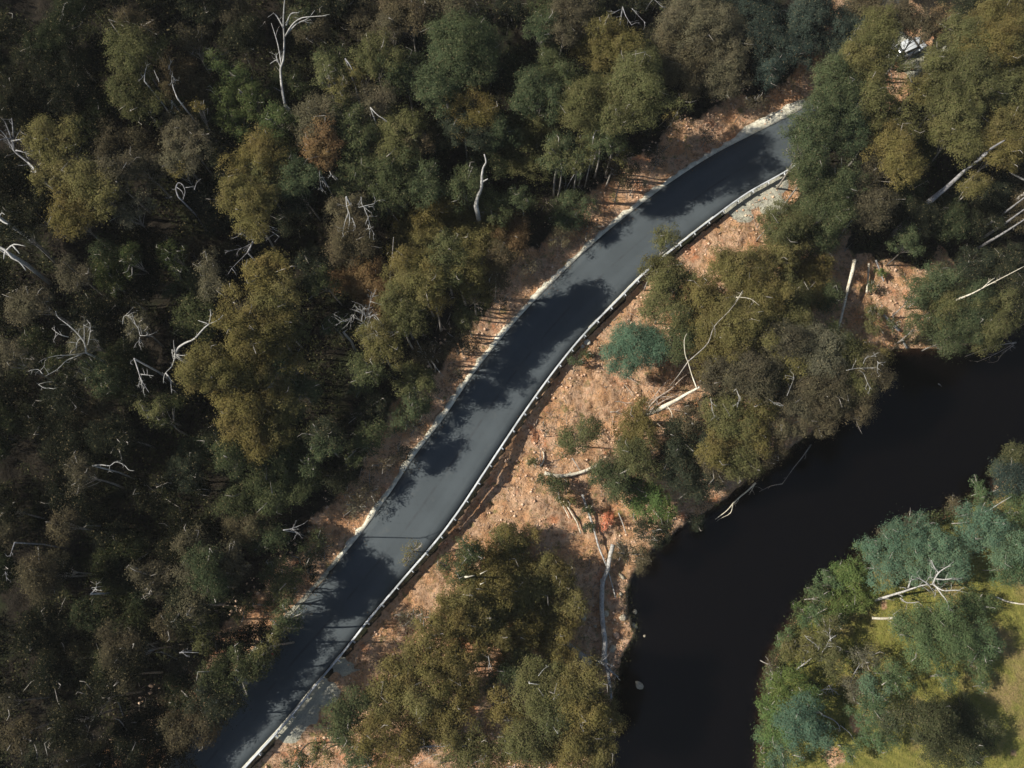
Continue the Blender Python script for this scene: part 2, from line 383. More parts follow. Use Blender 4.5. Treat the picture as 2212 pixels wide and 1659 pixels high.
def resample(Q, step):
    Q = np.asarray(Q)[:, :3]; d = np.r_[0, np.cumsum(np.linalg.norm(np.diff(Q, axis=0), axis=1))]; n = max(2, int(d[-1] / step)); t = np.linspace(0, d[-1], n)
    return np.stack([np.interp(t, d, Q[:, i]) for i in range(3)], 1)
def build_road():
    L, R = np.asarray(EL), np.asarray(ER)
    n = 260
    def par(Q):
        d = np.r_[0, np.cumsum(np.linalg.norm(np.diff(Q, axis=0), axis=1))]; t = np.linspace(0, d[-1], n); return np.stack([np.interp(t, d, Q[:, i]) for i in range(3)], 1), t
    l, t = par(L[1:-1]); rr = []
    Rf = resample(R, .25)
    for i in range(n):                                   # the right edge point square across from each left one
        tg = l[min(i + 1, n - 1)] - l[max(i - 1, 0)]; tg /= np.linalg.norm(tg)
        dv = Rf - l[i]; al = dv @ tg; m = np.abs(al) + np.where(np.linalg.norm(dv, axis=1) > 14, 50, 0); rr.append(Rf[np.argmin(m)])
    r = np.asarray(rr); m_ = 9; V = []; UV = []
    for i in range(n):
        V.append([l[i][0], l[i][1], -.25]); UV.append((0, t[i]))
        for j in range(m_):
            f = j / (m_ - 1); p = l[i] * (1 - f) + r[i] * f; V.append([p[0], p[1], .0 + .03 * (1 - (2 * f - 1) ** 2)]); UV.append((f, t[i]))
        V.append([r[i][0], r[i][1], -.25]); UV.append((1, t[i]))
    w_ = m_ + 2; F = [(i * w_ + j, i * w_ + j + 1, (i + 1) * w_ + j + 1, (i + 1) * w_ + j) for i in range(n - 1) for j in range(w_ - 1)]
    o = np_mesh('road', V, F, M_road, None, False); uvl = o.data.uv_layers.new(name='UVMap')
    li = np.empty(len(o.data.loops), np.int32); o.data.loops.foreach_get('vertex_index', li); uvl.data.foreach_set('uv', np.asarray(UV, np.float32)[li].ravel())
    tag(o, kind='structure')
build_road()
def offset_line(Q, d):
    Q = np.asarray(Q)[:, :3]; t = np.gradient(Q, axis=0); t[:, 2] = 0; t /= np.linalg.norm(t, axis=1, keepdims=True)
    nrm = np.stack([t[:, 1], -t[:, 0], np.zeros(len(Q))], 1); return Q + nrm * d, nrm, t
def strip(name, Q, d0, d1, z, m, h=.12, jag=.0, a=None, b=None):
    Q = resample(Q, .5)
    if a is not None: Q = Q[a:b]
    A, nrm, t = offset_line(Q, d0); B, _, _ = offset_line(Q, d1)
    j1 = (rng.random(len(Q)) - .5) * jag; j2 = (rng.random(len(Q)) - .5) * jag
    A = A + nrm * j1[:, None]; n = len(Q)
    zz = z + (rng.random(n) - .5) * jag * .15
    V = np.vstack([np.c_[A[:, :2], np.full(n, z - h)], np.c_[A[:, :2], zz], np.c_[B[:, :2], zz], np.c_[B[:, :2], np.full(n, z - h)]])
    F = [(q * n + i, q * n + i + 1, (q + 1) * n + i + 1, (q + 1) * n + i) for i in range(n - 1) for q in range(3)]
    return tag(np_mesh(name, V, F, m, None), kind='structure')
iL = np.asarray(EL)[1:-1]
kerb_line = np.asarray(catmull([P(x, y, 0) for x, y in RL[6:21]], 4))
strip('kerb', kerb_line, -.50, -.02, .04, M_verge, .3, .40)
kerb_line2 = np.asarray(catmull([P(x, y, 0) for x, y in RR[0:4]], 4)); strip('kerb', kerb_line2, .0, .22, .04, M_kerb, .5, .03)
kerb_line3 = np.asarray(catmull([P(x, y, 0) for x, y in RR[14:19]], 4)); strip('kerb', kerb_line3, -.02, .16, .05, M_kerb, .5, .02)

vl = np.asarray(catmull([P(x, y, 0) for x, y in [(1560, 319), (1600, 303), (1640, 283), (1680, 263), (1715, 245), (1745, 225)]], 6)); nv = len(vl)
def verge():
    _, nrm, t = offset_line(vl, 0); wv = np.interp(np.arange(nv), [0, 4, 9, 18, 24, nv - 1], [.15, .5, 1.15, 1.35, 1.3, .7]) + .12 * (rng.random(nv) - .5)
    A = vl - nrm * wv[:, None]; V = np.vstack([np.c_[A[:, :2], np.full(nv, -.2)], np.c_[A[:, :2], np.full(nv, .09)], np.c_[vl[:, :2], np.full(nv, .045)], np.c_[vl[:, :2], np.full(nv, -.2)]])
    F = [(q * nv + i, q * nv + i + 1, (q + 1) * nv + i + 1, (q + 1) * nv + i) for i in range(nv - 1) for q in range(3)]
    tag(np_mesh('verge', V, F, M_verge), kind='structure')
verge()
# ---------------------------------------------------------------- guard rail
def guard_rail():
    Q = resample(catmull([P(x, y, .0) for x, y in RR[0:22]], 6), .5)
    Q, nrm, t = offset_line(Q, .26); n = len(Q)
    root = empty('guard_rail', Q[n // 2]); tag(root, 'long galvanised steel guard rail on posts along the river side of the road', 'guard rail')
    root.location = (0, 0, 0)
    prof = [(-.115, .44), (-.03, .50), (-.03, .52), (-.115, .58), (-.115, .60), (-.03, .66), (-.03, .76), (.09, .76), (.09, .70), (.02, .60), (.02, .50), (-.10, .43)]
    V = []; k = len(prof)
    for i in range(n):
        for a, z in prof: V.append(Q[i] + nrm[i] * a + np.array([0, 0, z]))
    F = [(i * k + j, i * k + (j + 1) % k, (i + 1) * k + (j + 1) % k, (i + 1) * k + j) for i in range(n - 1) for j in range(k)]
    np_mesh('rail', V, F, M_steel, root)
    jt = MB()
    for i in range(8, n, 4):
        g = float(hgt(Q[i][0] + nrm[i][0] * .2, Q[i][1] + nrm[i][1] * .2)) - .3
        if i > 400: break
        mb = MB(); c = Q[i] + nrm[i] * .20
        mb.box([c[0], c[1], (.80 + g) / 2], nrm[i] * .012, t[i] * .05, [0, 0, (.80 - g) / 2])
        mb.box([c[0] - nrm[i][0] * .05, c[1] - nrm[i][1] * .05, (.80 + g) / 2], nrm[i] * .05, t[i] * .008, [0, 0, (.80 - g) / 2 - .002])
        mb.box([c[0] + nrm[i][0] * .02, c[1] + nrm[i][1] * .02, .64], nrm[i] * .10, t[i] * .06, [0, 0, .09])
        mb.build('post', M_steel, root)
guard_rail()

# ---------------------------------------------------------------- landmarks, for labels that single a tree out
LM = [('the tall forked white dead tree', 614, 120), ('the short broken white snag', 1040, 390), ('the crooked white dead branch', 400, 740), ('the splayed pale dead tree', 180, 740),
      ('the hanging grey dead branches', 300, 780), ('the bright white broken log', 30, 560), ('the ghostly grey dead tree', 45, 330), ('the brown tree fanned with pale twigs', 800, 680),
      ('the white forked twig over darkness', 245, 1005), ('the lit orange cut bank', 960, 860), ('the half-hidden white car', 1958, 108), ('the wide cream gravel verge', 1680, 240),
      ('the big grey leaning dead trunk', 1450, 860), ('the round blue-green bush', 1366, 753), ('the orange landslip by the river', 1920, 640), ('the thick grey trunk over darkness', 2040, 405),
      ('the long white log by the water', 1303, 1380), ('the small orange dead shrub', 1313, 1125), ('the white-trunked dead tree on grass', 1980, 1260), ('the smaller dead tree on the far bank', 1760, 1410),
      ('the striped yellow-green paddock', 2185, 1430), ('the grey gravel beside the guard rail', 700, 1490), ('the curved log on the orange slope', 1230, 1020), ('the tiny white dead sprout', 205, 1270),
      ('the tangled grey dead crown', 545, 510), ('the ring of white twigs', 388, 400), ('the pale gravel pad above the slope', 1640, 430), ('the scraggly shrub over the rail', 886, 1206)]
ORD = ['nearest', 'second', 'third', 'fourth', 'fifth', 'sixth', 'seventh', 'eighth', 'ninth', 'tenth', 'eleventh', 'twelfth', 'thirteenth', 'fourteenth', 'fifteenth', 'sixteenth', 'seventeenth', 'eighteenth', 'nineteenth', 'twentieth'] + ['further'] * 40
pending = []
def want_label(o, what, px, py): pending.append((o, what, px, py))
def road_x(py):
    pts = sorted([(y, x) for x, y in RL]); return float(np.interp(py, [q[0] for q in pts], [q[1] for q in pts]))
def finish_labels():
    groups = {}
    for o, what, px, py in pending:
        k = min(range(len(LM)), key=lambda i: (LM[i][1] - px) ** 2 + (LM[i][2] - py) ** 2); dx, dy = px - LM[k][1], py - LM[k][2]
        if abs(dy) >= abs(dx): d = 'above' if dy < 0 else 'below'
        else: d = ('roadward' if (dx > 0) == (LM[k][1] < road_x(LM[k][2])) else 'outward')
        groups.setdefault((what, k, d), []).append((dx * dx + dy * dy, o))
    for (what, k, d), L in groups.items():
        L.sort(key=lambda q: q[0])
        for i, (_, o) in enumerate(L):
            if d == 'outward': t = f"{what}, {ORD[i]} outward from {LM[k][0]}"
            elif d == 'roadward': t = f"{what}, {ORD[i]} roadward from {LM[k][0]}"
            else: t = f"{what}, {ORD[i]} {d} {LM[k][0]}"
            o['label'] = t
# ---------------------------------------------------------------- foliage
COLS = {  # name: (colour, words)
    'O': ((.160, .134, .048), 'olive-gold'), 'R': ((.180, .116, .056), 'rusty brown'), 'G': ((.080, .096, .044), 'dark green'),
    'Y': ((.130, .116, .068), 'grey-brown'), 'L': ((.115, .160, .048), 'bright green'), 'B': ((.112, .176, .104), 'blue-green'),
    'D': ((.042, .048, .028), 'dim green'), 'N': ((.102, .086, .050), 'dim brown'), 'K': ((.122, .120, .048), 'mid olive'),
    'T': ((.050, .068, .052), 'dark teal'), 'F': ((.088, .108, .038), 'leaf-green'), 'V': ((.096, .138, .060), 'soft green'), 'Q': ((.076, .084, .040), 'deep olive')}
def leaves(blobs, dens=1.0, size=.13, seed=0, up=.4):
    """many small leaf faces, gathered in sprays on lobes of the given ellipsoids: [(centre, rx, ry, rz)]"""
    r = np.random.default_rng(seed); C = []; N = []; lobes = []
    for c, rx, ry, rz in blobs:
        rm = (rx + ry) / 2; n = int(np.clip(7 + 4.6 * rm * rm, 8, 52))
        d = r.normal(size=(n, 3)); d[:, 2] = np.abs(d[:, 2]) * 1.0 - .45; d /= np.linalg.norm(d, axis=1, keepdims=True)
        az = np.arctan2(d[:, 1], d[:, 0]); ph = r.random(3) * 6.28
        lump = 1 + .20 * np.sin(2 * az + ph[0]) + .17 * np.sin(3 * az + ph[1]) + .10 * np.sin(5 * az + ph[2])
        rad = (.45 + .42 * r.random(n)) * lump
        lc = np.asarray(c) + d * rad[:, None] * np.array([rx, ry, rz]) * .95
        lr = np.clip((.15 + .30 * r.random(n) ** 1.3) * rm, .25, 1.15)
        for k in range(n):
            lobes.append((lc[k], lr[k]))
            m = max(3, int(9 * lr[k] / .5 * 1.0))                    # sprays on the lobe
            e = r.normal(size=(m, 3)); e[:, 2] = np.abs(e[:, 2]) - .35; e /= np.linalg.norm(e, axis=1, keepdims=True)
            sc = lc[k] + e * lr[k] * (.65 + .45 * r.random((m, 1))) * np.array([1, 1, .8])
            per = max(5, int(930 * dens * lr[k] ** 2 / m))
            cc = np.repeat(sc, per, axis=0) + r.normal(size=(m * per, 3)) * np.where(r.random((m * per, 1)) < .14, 2.3, 1.0) * np.array([.16, .16, .11]) * (.7 + lr[k] * .6)
            C.append(cc); out = cc - (lc[k] - np.array([0, 0, .3 * lr[k]])); out /= np.linalg.norm(out, axis=1, keepdims=True) + 1e-6; N.append(out)
    C = np.vstack(C); N = np.vstack(N); n = len(C)
    N = N * .85 + r.normal(size=(n, 3)) * .28 + np.array([0, 0, up]); N /= np.linalg.norm(N, axis=1, keepdims=True)
    a = np.cross(N, r.normal(size=(n, 3))); a /= np.linalg.norm(a, axis=1, keepdims=True); b = np.cross(N, a)
    s = size * (.6 + .8 * r.random((n, 1))); a = a * s * .5; b = b * s * .27
    V = np.stack([C - a, C + b, C + a, C - b], 1).reshape(-1, 3); F = np.arange(4 * n).reshape(-1, 4)
    return V, F, lobes
TREES_XY = []; HS = .58
ELy, ELx = np.array([p[1] for p in EL]), np.array([p[0] for p in EL]); ELy2, ELx2 = np.array([p[1] for p in ER]), np.array([p[0] for p in ER])
REACH = [(-100, .9), (195, -1.0), (268, -.8), (292, .8), (400, .85), (430, .5), (480, .4), (535, -.3), (600, -.3), (635, .85), (740, .9), (780, .65), (860, .6), (888, -.35), (940, -.3), (955, .5), (1030, .5), (1050, -.35), (1195, -.35), (1225, .75), (1310, .75),
         (1335, .66), (1400, .57), (1440, .77), (1500, .75), (1563, .75), (1600, .6), (1640, .5), (1800, .4)]
REACH_Y, REACH_F = [q[0] for q in REACH], [q[1] for q in REACH]
def road_py(yw):
    v = (yw / CAMH * cT - sT) / (cT + yw / CAMH * sT); return 829.5 - FPX * v
LITS = [G(x, y) for x, y in [(1310, 430), (1330, 400), (1180, 545), (1225, 560), (1130, 600), (1110, 640), (1062, 690), (1035, 725), (1010, 800), (955, 860), (925, 890), (845, 1050), (745, 1125), (720, 1145), (1600, 240), (1570, 250), (1480, 265), (1450, 280), (1510, 300),
          (1620, 262), (1680, 240), (1718, 222), (1340, 470), (990, 770), (1650, 225), (880, 990), (1150, 620),
          (1303, 1255), (1300, 1300), (1302, 1340), (1304, 1390), (1290, 1200), (1250, 1200), (1312, 1230), (1345, 1370), (1230, 1140), (1900, 640), (1870, 600), (1935, 690), (1850, 650), (1840, 600), (1875, 700), (2150, 1320), (2150, 1450), (2165, 1540)]]
def shades_lit(c, rw):
    return any(abs(c[0] + (c[2] - L[2]) / math.tan(SUN_EL) - L[0]) < rw * .85 + .5 and abs(c[1] - L[1]) < rw * .8 + .5 for L in LITS)
def tree(blobs_px, code, h, sparse=1.0, name='gum_tree', cat='tree', what=None, label=None, size=.125, flat=.9, infl=1.22, bark=None, seed=None, group=None, free=False):
    colr, cname = COLS[code]; h = h * HS if h > 4.5 else h
    r = np.random.default_rng(seed if seed is not None else int(blobs_px[0][0] * 7 + blobs_px[0][1] * 13))
    bl = []
    for _try in range(20):                               # a crown beside the road stays low enough that its shade stops where the picture shows
        x, y, rp = max(blobs_px, key=lambda q: q[0]); c = G(x, y, h); rw = rp * depth(x, y, c[2]) / FPX * infl; xl = float(np.interp(c[1], ELy, ELx)); xr = float(np.interp(c[1], ELy2, ELx2))
        yp = road_py(c[1]); lim = xl + (xr - xl) * float(np.interp(yp, REACH_Y, REACH_F))
        if h > 2.2 and ((c[0] < xl + 1.5 and c[0] + c[2] / math.tan(SUN_EL) + rw * .8 > lim) or any(shades_lit(G(qx, qy, h), qr * depth(qx, qy, c[2]) / FPX * infl) for qx, qy, qr in blobs_px)): h *= .93
        else: break
        if free: h /= .93; break
    for i, (x, y, rp) in enumerate(blobs_px):
        c = G(x, y, h + r.uniform(-.6, .6) * min(1, h / 8)); rw = rp * depth(x, y, c[2]) / FPX * infl
        bl.append([c, rw * r.uniform(.93, 1.1), rw * r.uniform(.93, 1.1), max(.35, rw * flat)])
    zc = np.mean([b[0][2] for b in bl])
    for b in bl: b[0] = P(blobs_px[bl.index(b)][0], blobs_px[bl.index(b)][1], zc + (b[0][2] - zc) * .35) if False else b[0]
    base = np.mean([b[0] for b in bl], axis=0) + np.array([r.uniform(-.4, .4), r.uniform(-.4, .4), 0]); base[2] = float(hgt(base[0], base[1])) - .05
    if base[2] < ZW: base[2] = ZW - .3
    for b in bl: TREES_XY.append((b[0][0], b[0][1], b[1]))
    root = empty(name, base); local = [(b[0] - base, b[1], b[2], b[3]) for b in bl]
    V, F, lobes = leaves(local, sparse, size, int(r.integers(1e9)))
    cr = np_mesh('crown', V, F, M_leaf, root); k = r.uniform(.86, 1.14); kk = r.uniform(.94, 1.06)
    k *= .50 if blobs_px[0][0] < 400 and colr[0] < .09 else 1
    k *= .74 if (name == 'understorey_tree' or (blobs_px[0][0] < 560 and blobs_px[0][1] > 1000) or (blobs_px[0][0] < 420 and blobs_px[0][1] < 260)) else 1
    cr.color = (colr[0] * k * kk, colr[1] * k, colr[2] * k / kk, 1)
    # trunk with limbs that reach into the lobes
    mb = MB(); ctr = np.mean([b[0] for b in local], axis=0); hh = max(.5, ctr[2] - .35 * local[0][3])
    r0 = np.clip(.025 + .009 * hh, .025, .14) * (.5 if name == 'understorey_tree' else 1); top = np.array([ctr[0] * .7, ctr[1] * .7, hh * .8]); bend = r.uniform(-.35, .35, 2) * hh * .06
    ts = np.linspace(0, 1, 6); pts = [np.array([top[0] * t ** 1.4 + bend[0] * math.sin(t * 3.1), top[1] * t ** 1.4 + bend[1] * math.sin(t * 3.1), top[2] * t]) for t in ts]
    mb.tube(pts, r0 * (1.15 - .55 * ts), 7)
    nl = min(len(lobes), 5 + 4 * len(bl)); pick = r.permutation(len(lobes))[:nl]
    for q in pick:
        e = lobes[q][0] + r.normal(size=3) * .1 + np.array([0, 0, lobes[q][1] * (.55 if r.random() < .35 else 0)]); f = r.uniform(.5, 1.0); s_ = pts[-1] * f + pts[2] * (1 - f)
        m_ = (s_ + e) / 2 + np.array([r.uniform(-.2, .2), r.uniform(-.2, .2), r.uniform(-.1, .35)]) * np.linalg.norm(e - s_) * .35
        mb.tube([s_, s_ * .4 + m_ * .6, m_ * .6 + e * .4, e], np.array([.42, .32, .2, .08]) * r0, 5)
    for q in r.permutation(len(lobes))[:int(4 * len(bl) * r.random() + 2)]:     # pale outer limbs that show on top of the leaves
        e = lobes[q][0]; cdir = e - ctr; cdir[2] = abs(cdir[2]) + .4; cdir /= np.linalg.norm(cdir); o1 = e + cdir * lobes[q][1] * 1.02; s_ = ctr * .5 + e * .5; side = r.normal(size=3) * lobes[q][1] * .5; side[2] *= .3
        mb.tube([s_, e + cdir * lobes[q][1] * .4, o1, o1 + side + [0, 0, .12]], [.05, .04, .03, .012], 4)
    mb.build('trunk', bark or M_bark, root, True)
    rm = np.mean([b[1] for b in bl]) * (1 + .35 * (len(bl) - 1) ** .5)
    sz = 'small' if rm < 1.4 else ('mid-size' if rm < 2.6 else 'large')
    nm = 'gum tree' if name == 'gum_tree' else name.replace('_', ' ')
    w_ = what or f"{sz} {cname}{' sparse' if sparse < .6 else ''} {nm}"
    mx = float(np.mean([b[0] for b in blobs_px])); my = float(np.mean([b[1] for b in blobs_px]))
    tag(root, label, cat, group)
    if not label: want_label(root, w_, mx, my)
    return root
TREES = """
G 12|143,50,45 100,95,36
D 9|40,200,40 15,235,30
D 9|120,143,48
D 10|173,150,45 150,190,35
N 12|290,50,32 320,62,22
K 13|297,97,45 275,130,32
D 9|133,200,42
K 12|293,200,45 315,235,35 270,170,30
N 11|417,90,32
F 10|460,135,24 510,160,26
F 10|540,200,30 550,235,26
F 10|500,250,34 480,200,26
F 9|523,285,26
O 12|427,235,17
N 12|383,285,38 420,300,25
Y 12|400,325,40 375,350,22
O 12|390,360,26
O 14|100,300,42 137,312,42 115,345,28
O 14|100,390,28
O 14|187,395,50 220,420,35
O 14|165,455,46 145,480,32
N 13|240,385,42
N 12|300,360,38
Y 11|283,455,32
O 14|527,430,52 545,480,38
O 14|548,350,42 580,335,36
F 10|370,545,26
D 10|70,460,40
D 10|45,500,30
G 11|233,545,36
K 13|703,143,25 700,172,22
K 14|806,108,42 836,132,32 780,130,24
G 13|853,160,40 890,145,32
O 14|733,193,25
O 13|780,165,25
N 14|870,27,45 905,40,25
N 14|970,10,46
N 13|843,55,30
G 14|1010,100,62 1030,75,40 975,90,36
G 13|970,160,55 940,190,45
O 15|1026,230,42 1020,262,36
D 12|1003,280,42
G 13|1065,283,40
N 13|806,227,38
K 13|853,300,50 880,320,30
N 13|895,305,32
Y 13|686,262,48
R 14|693,310,42 700,340,25
G 13|753,267,45 770,300,35
F 11|613,267,32 590,245,25
G 10|573,290,28
O 13|560,322,34
K 13|573,383,42
G 12|636,383,42
D 11|650,420,34
G 12|766,383,44
G 12|850,383,45
G 12|913,393,38
G 11|836,433,44
Y 13|753,465,38 742,492,26
N 14|760,520,46
O 16|886,493,44 915,520,50 880,540,34
O 16|986,467,52 1003,517,54 960,560,40
O 15|930,447,36
O 16|1065,483,36 1045,540,36
R 16|1100,520,42 1115,495,28
G 12|1073,450,32 1040,425,24
G 12|1003,407,38
N 15|1233,27,46 1216,67,32
G 14|1170,60,32
O 20|1300,60,24
O 16|1333,95,48 1293,112,42
K 15|1385,115,34
K 15|1323,152,54
G 15|1199,152,44 1223,185,36
G 15|1166,215,50
K 16|1146,283,46 1126,333,46
K 16|1266,230,54
N 14|1313,215,42
K 19|1340,262,40
K 15|1206,327,26 1205,350,20
K 15|1250,345,27
K 18|1335,325,26
G 13|1300,295,36
G 9|1236,457,38
G 11|1126,427,28
N 9|1345,375,30
Y 18|1490,35,54 1523,85,75 1566,117,48
Y 17|1473,117,50 1473,160,45
Y 16|1556,178,38 1590,180,24
T 15|1623,33,50 1640,83,42
T 13|1742,43,50 1792,67,42
T 12|1725,117,36
T 12|1665,150,34
N 13|1942,40,38
R 13|2019,50,32
K 15|1909,80,40 1870,110,38
O 15|1866,150,42 1840,128,30
G 16|1802,187,44 1830,195,34
G 17|1788,250,50 1795,215,36
K 15|1866,200,50
G 15|1742,300,40
G 14|1809,283,54
G 15|1745,350,38 1760,380,34
G 13|1769,400,44
G 13|1792,450,50
G 14|1819,390,38
N 14|1876,433,46
O 15|1926,317,46 1942,367,38
N 13|1885,350,40
K 15|1915,240,36 1885,265,34
K 14|1945,262,34
K 15|2030,215,46
K 15|2092,167,52
K 15|2076,235,50
O 16|2142,100,56
O 16|2159,43,54
K 15|2085,80,40
K 15|2186,135,45
K 15|2142,185,46
K 14|2059,290,44
O 14|2176,285,48
K 14|2199,230,45
O 14|2159,330,40
O 13|2109,400,30
G 11|1959,513,28 1975,535,20
K 13|1692,483,42 1660,470,20
G 12|1759,500,54
O 13|1709,530,44
O 13|1680,560,40
N 11|167,593,36
F 12|233,590,32 250,618,18
F 12|283,563,26
F 11|367,570,22
Y 12|457,613,32 450,570,26
N 12|67,653,40
N 12|20,770,38
Y 12|183,736,32
G 11|133,780,32
Y 12|295,700,26
G 11|233,820,34 200,800,24
K 12|327,886,25
G 11|367,886,28 345,915,20
D 11|133,843,42
D 11|250,946,42
N 14|177,1012,30 172,1040,24
O 14|500,636,24 495,660,20
O 15|583,590,46 560,600,30
O 15|603,640,44
O 16|517,720,46 545,690,30
O 16|450,786,48 437,810,32
O 16|500,800,46 560,760,40
O 15|586,700,50
O 16|520,880,46 560,850,36
O 15|527,936,42 560,960,34
G 13|500,1005,36
G 12|533,1060,42
D 10|400,1020,38
D 10|320,1060,34
K 14|613,703,40
G 13|590,770,42
O 15|630,790,26
O 15|592,836,40 610,870,34
O 15|590,936,40
G 13|573,990,46
G 13|636,986,48 663,1020,34
G 13|603,1053,50
G 12|655,846,34
D 10|700,940,38
G 10|720,703,26
G 11|700,613,34
R 15|780,605,50 836,625,36 812,655,38
O 14|863,600,34
K 14|870,670,38 866,703,26
O 15|906,575,44 936,600,38
O 14|940,650,32
O 16|986,580,48
O 14|1013,615,36 1036,638,24
N 15|1070,580,38
K 13|800,722,24
N 10|915,763,28
K 9|870,813,32 903,822,32
G 9|786,830,28
N 9|936,755,26
D 9|800,870,28 780,898,22
K 14|1439,520,30
K 12|1439,580,28 1400,572,26
K 12|1430,608,36
K 11|1473,603,36
K 11|1439,653,42
O 12|1506,636,42
O 13|1606,586,50 1570,570,30
O 13|1640,636,50
O 10|1742,603,50 1700,600,36
G 8|1775,640,36
K 13|1692,655,50
O 12|1516,693,38
G 11|1473,720,40
O 14|1590,703,54
O 14|1640,725,50
O 14|1556,770,50
N 15|1606,803,58 1556,836,42
O 14|1623,870,50
K 14|1573,903,44
O 14|1623,936,42
O 13|1540,970,38
K 12|1590,986,40
O 11|1373,930,38 1389,886,28
K 10|1246,946,38
K 11|1373,986,40
Y 7|1323,1020,36
Y 6|1360,1035,32
D 10|1466,946,42
D 10|1456,1003,42
D 9|1510,1045,34
K 13|1709,713,44
N 15|1676,760,52
Y 15|1742,760,58
G 8|1800,736,36
O 9|1850,775,44
K 6|1890,680,20 1893,705,18
N 14|1885,813,42
K 14|1826,803,50
N 15|1776,836,54
N 14|1842,853,44
N 14|1709,870,50
Y 13|1692,910,38
N 13|1759,890,38
G 10|1976,636,32
G 11|2019,612,38
K 10|2042,650,42
G 10|2059,703,44
G 11|2092,663,44
K 10|2142,670,44
K 10|2126,713,40
D 10|2192,655,38
G 8|2042,738,24
G 8|1985,700,26
D 5|2100,565,30
D 5|2180,565,30
N 13|87,1225,38 85,1265,36
N 11|140,1140,34
D 10|133,1233,28
D 10|20,1100,30
N 12|317,1245,32 350,1246,28
G 12|307,1280,20
Y 13|417,1190,38
Y 13|433,1270,44
Y 13|483,1210,38 500,1235,28
Y 13|533,1140,38
N 13|360,1332,25 358,1358,22
K 13|440,1366,34
N 12|400,1432,34
G 10|383,1483,34
G 9|233,1446,26
D 9|100,1456,32
G 11|393,1518,24
N 10|33,1590,38
N 10|13,1519,26
N 9|167,1640,28
D 9|60,1370,34
D 9|270,1560,32
K 12|527,1306,24
K 14|612,1252,34 605,1292,30
K 13|573,1396,22
K 13|603,1355,17
O 5|1036,1223,46 1086,1206,40
G 11|986,1233,32
O 12|986,1282,42
O 12|1053,1273,46
O 13|970,1340,42
O 13|1020,1400,42
O 12|920,1423,34
O 12|853,1473,42
O 13|953,1456,46
O 13|986,1516,42
O 13|903,1506,42
O 13|820,1523,42
G 12|753,1523,38
G 11|736,1573,34
O 12|803,1590,38
G 10|1086,1473,32
O 11|1070,1523,30
D 8|920,1590,36
O 10|836,1640,34
K 11|1036,1606,34
K 11|1086,1613,30
G 10|636,1640,24
K 9|690,1630,24
O 8|1133,1273,44
O 6|1189,1240,38
O 5|1223,1275,28
O 6|1199,1310,38
O 13|1126,1390,42
O 7|1183,1390,28
O 13|1150,1350,38
K 14|1173,1490,52
O 14|1256,1473,46
O 14|1239,1523,50
O 13|1300,1510,28
O 13|1300,1573,30
O 14|1250,1573,44
K 14|1189,1540,44
O 13|1233,1623,38
O 13|1290,1620,30
K 13|1133,1606,38
O 12|1040,1330,38
N 8|1373,1206,28 1345,1190,20
K 12|1640,790,48
N 12|1500,900,30
D 10|1545,930,38
D 9|1500,990,38
N 12|1620,990,38
N 11|1680,955,28
G 11|1515,660,30
K 12|1690,720,36
K 5|1090,1172,30 1120,1195,30
O 4|1150,1245,42 1095,1245,42
G 11|1010,1190,26
O 12|1100,1300,44 1060,1330,40
O 12|1105,1350,44
O 12|1060,1375,40
O 12|930,1365,36 900,1390,26
O 12|985,1440,44
O 12|880,1438,34
O 12|860,1545,44
O 12|945,1555,38
K 11|1112,1430,34
O 7|1215,1425,34
O 12|1205,1510,46
O 11|1110,1560,32
O 12|1290,1545,42
O 12|1275,1615,44
O 12|1190,1600,42
K 11|762,1565,38
G 11|775,1625,38
O 11|870,1605,36
O 11|970,1580,36
K 11|995,1640,36
O 11|1085,1655,36
K 11|1150,1650,36
O 12|1005,1335,40
G 9|1320,1040,34
N 12|1540,1000,30
D 9|1400,1150,26
D 12|556,1395,42
G 13|515,1450,44
D 13|468,1505,46
N 13|425,1560,44
D 13|372,1612,46
G 12|318,1655,44
G 12|625,1335,30
D 12|470,1420,44
N 12|400,1500,44
D 12|330,1570,44
G 12|680,1180,26
D 11|655,1235,26
T 15|1845,60,40 1838,108,36
N 14|1868,22,42
K 15|1915,118,22 1930,150,30
K 15|2030,130,32
K 15|1900,60,36
O 14|1985,185,30
N 14|1990,60,34
G 12|900,870,32 870,905,26
G 11|800,940,34 770,975,28
D 11|740,1030,34
K 12|1010,690,30
N 11|990,735,28
D 7|1440,1150,26
D 7|1503,1125,18
O 4|1215,1245,32
O 4|1242,1302,28
O 4|1215,1350,36
O 14|1700,780,42
O 13|1545,650,30
K 13|1480,695,30
D 10|250,1640,44
D 10|290,1600,40
D 9|200,1655,40
"""
def shade(Sx, Sy, rpx, zc, code, blobs=1):
    '''a forest-edge tree tall enough for its shade to reach this spot of the road'''
    c = P(Sx, Sy, 0) + np.array([-zc / math.tan(SUN_EL), 0, zc]); v = c - np.array([0, 0, CAMH]); cz = -(v[2] * cT - v[1] * sT)
    px = 1106 + FPX * v[0] / cz; py = 829.5 - FPX * (v[1] * cT + v[2] * sT) / cz; h = zc - float(hgt(c[0], c[1])); k = depth(Sx, Sy, 0) / depth(px, py, zc)
    bl = [(px, py, rpx * k)] + ([(px - 14, py - rpx * .8, rpx * k * .7)] if blobs > 1 else []); tree(bl, code, h / (HS if h > 4.5 * HS else 1), name='gum_tree', free=True, group='living trees of the gum forest')
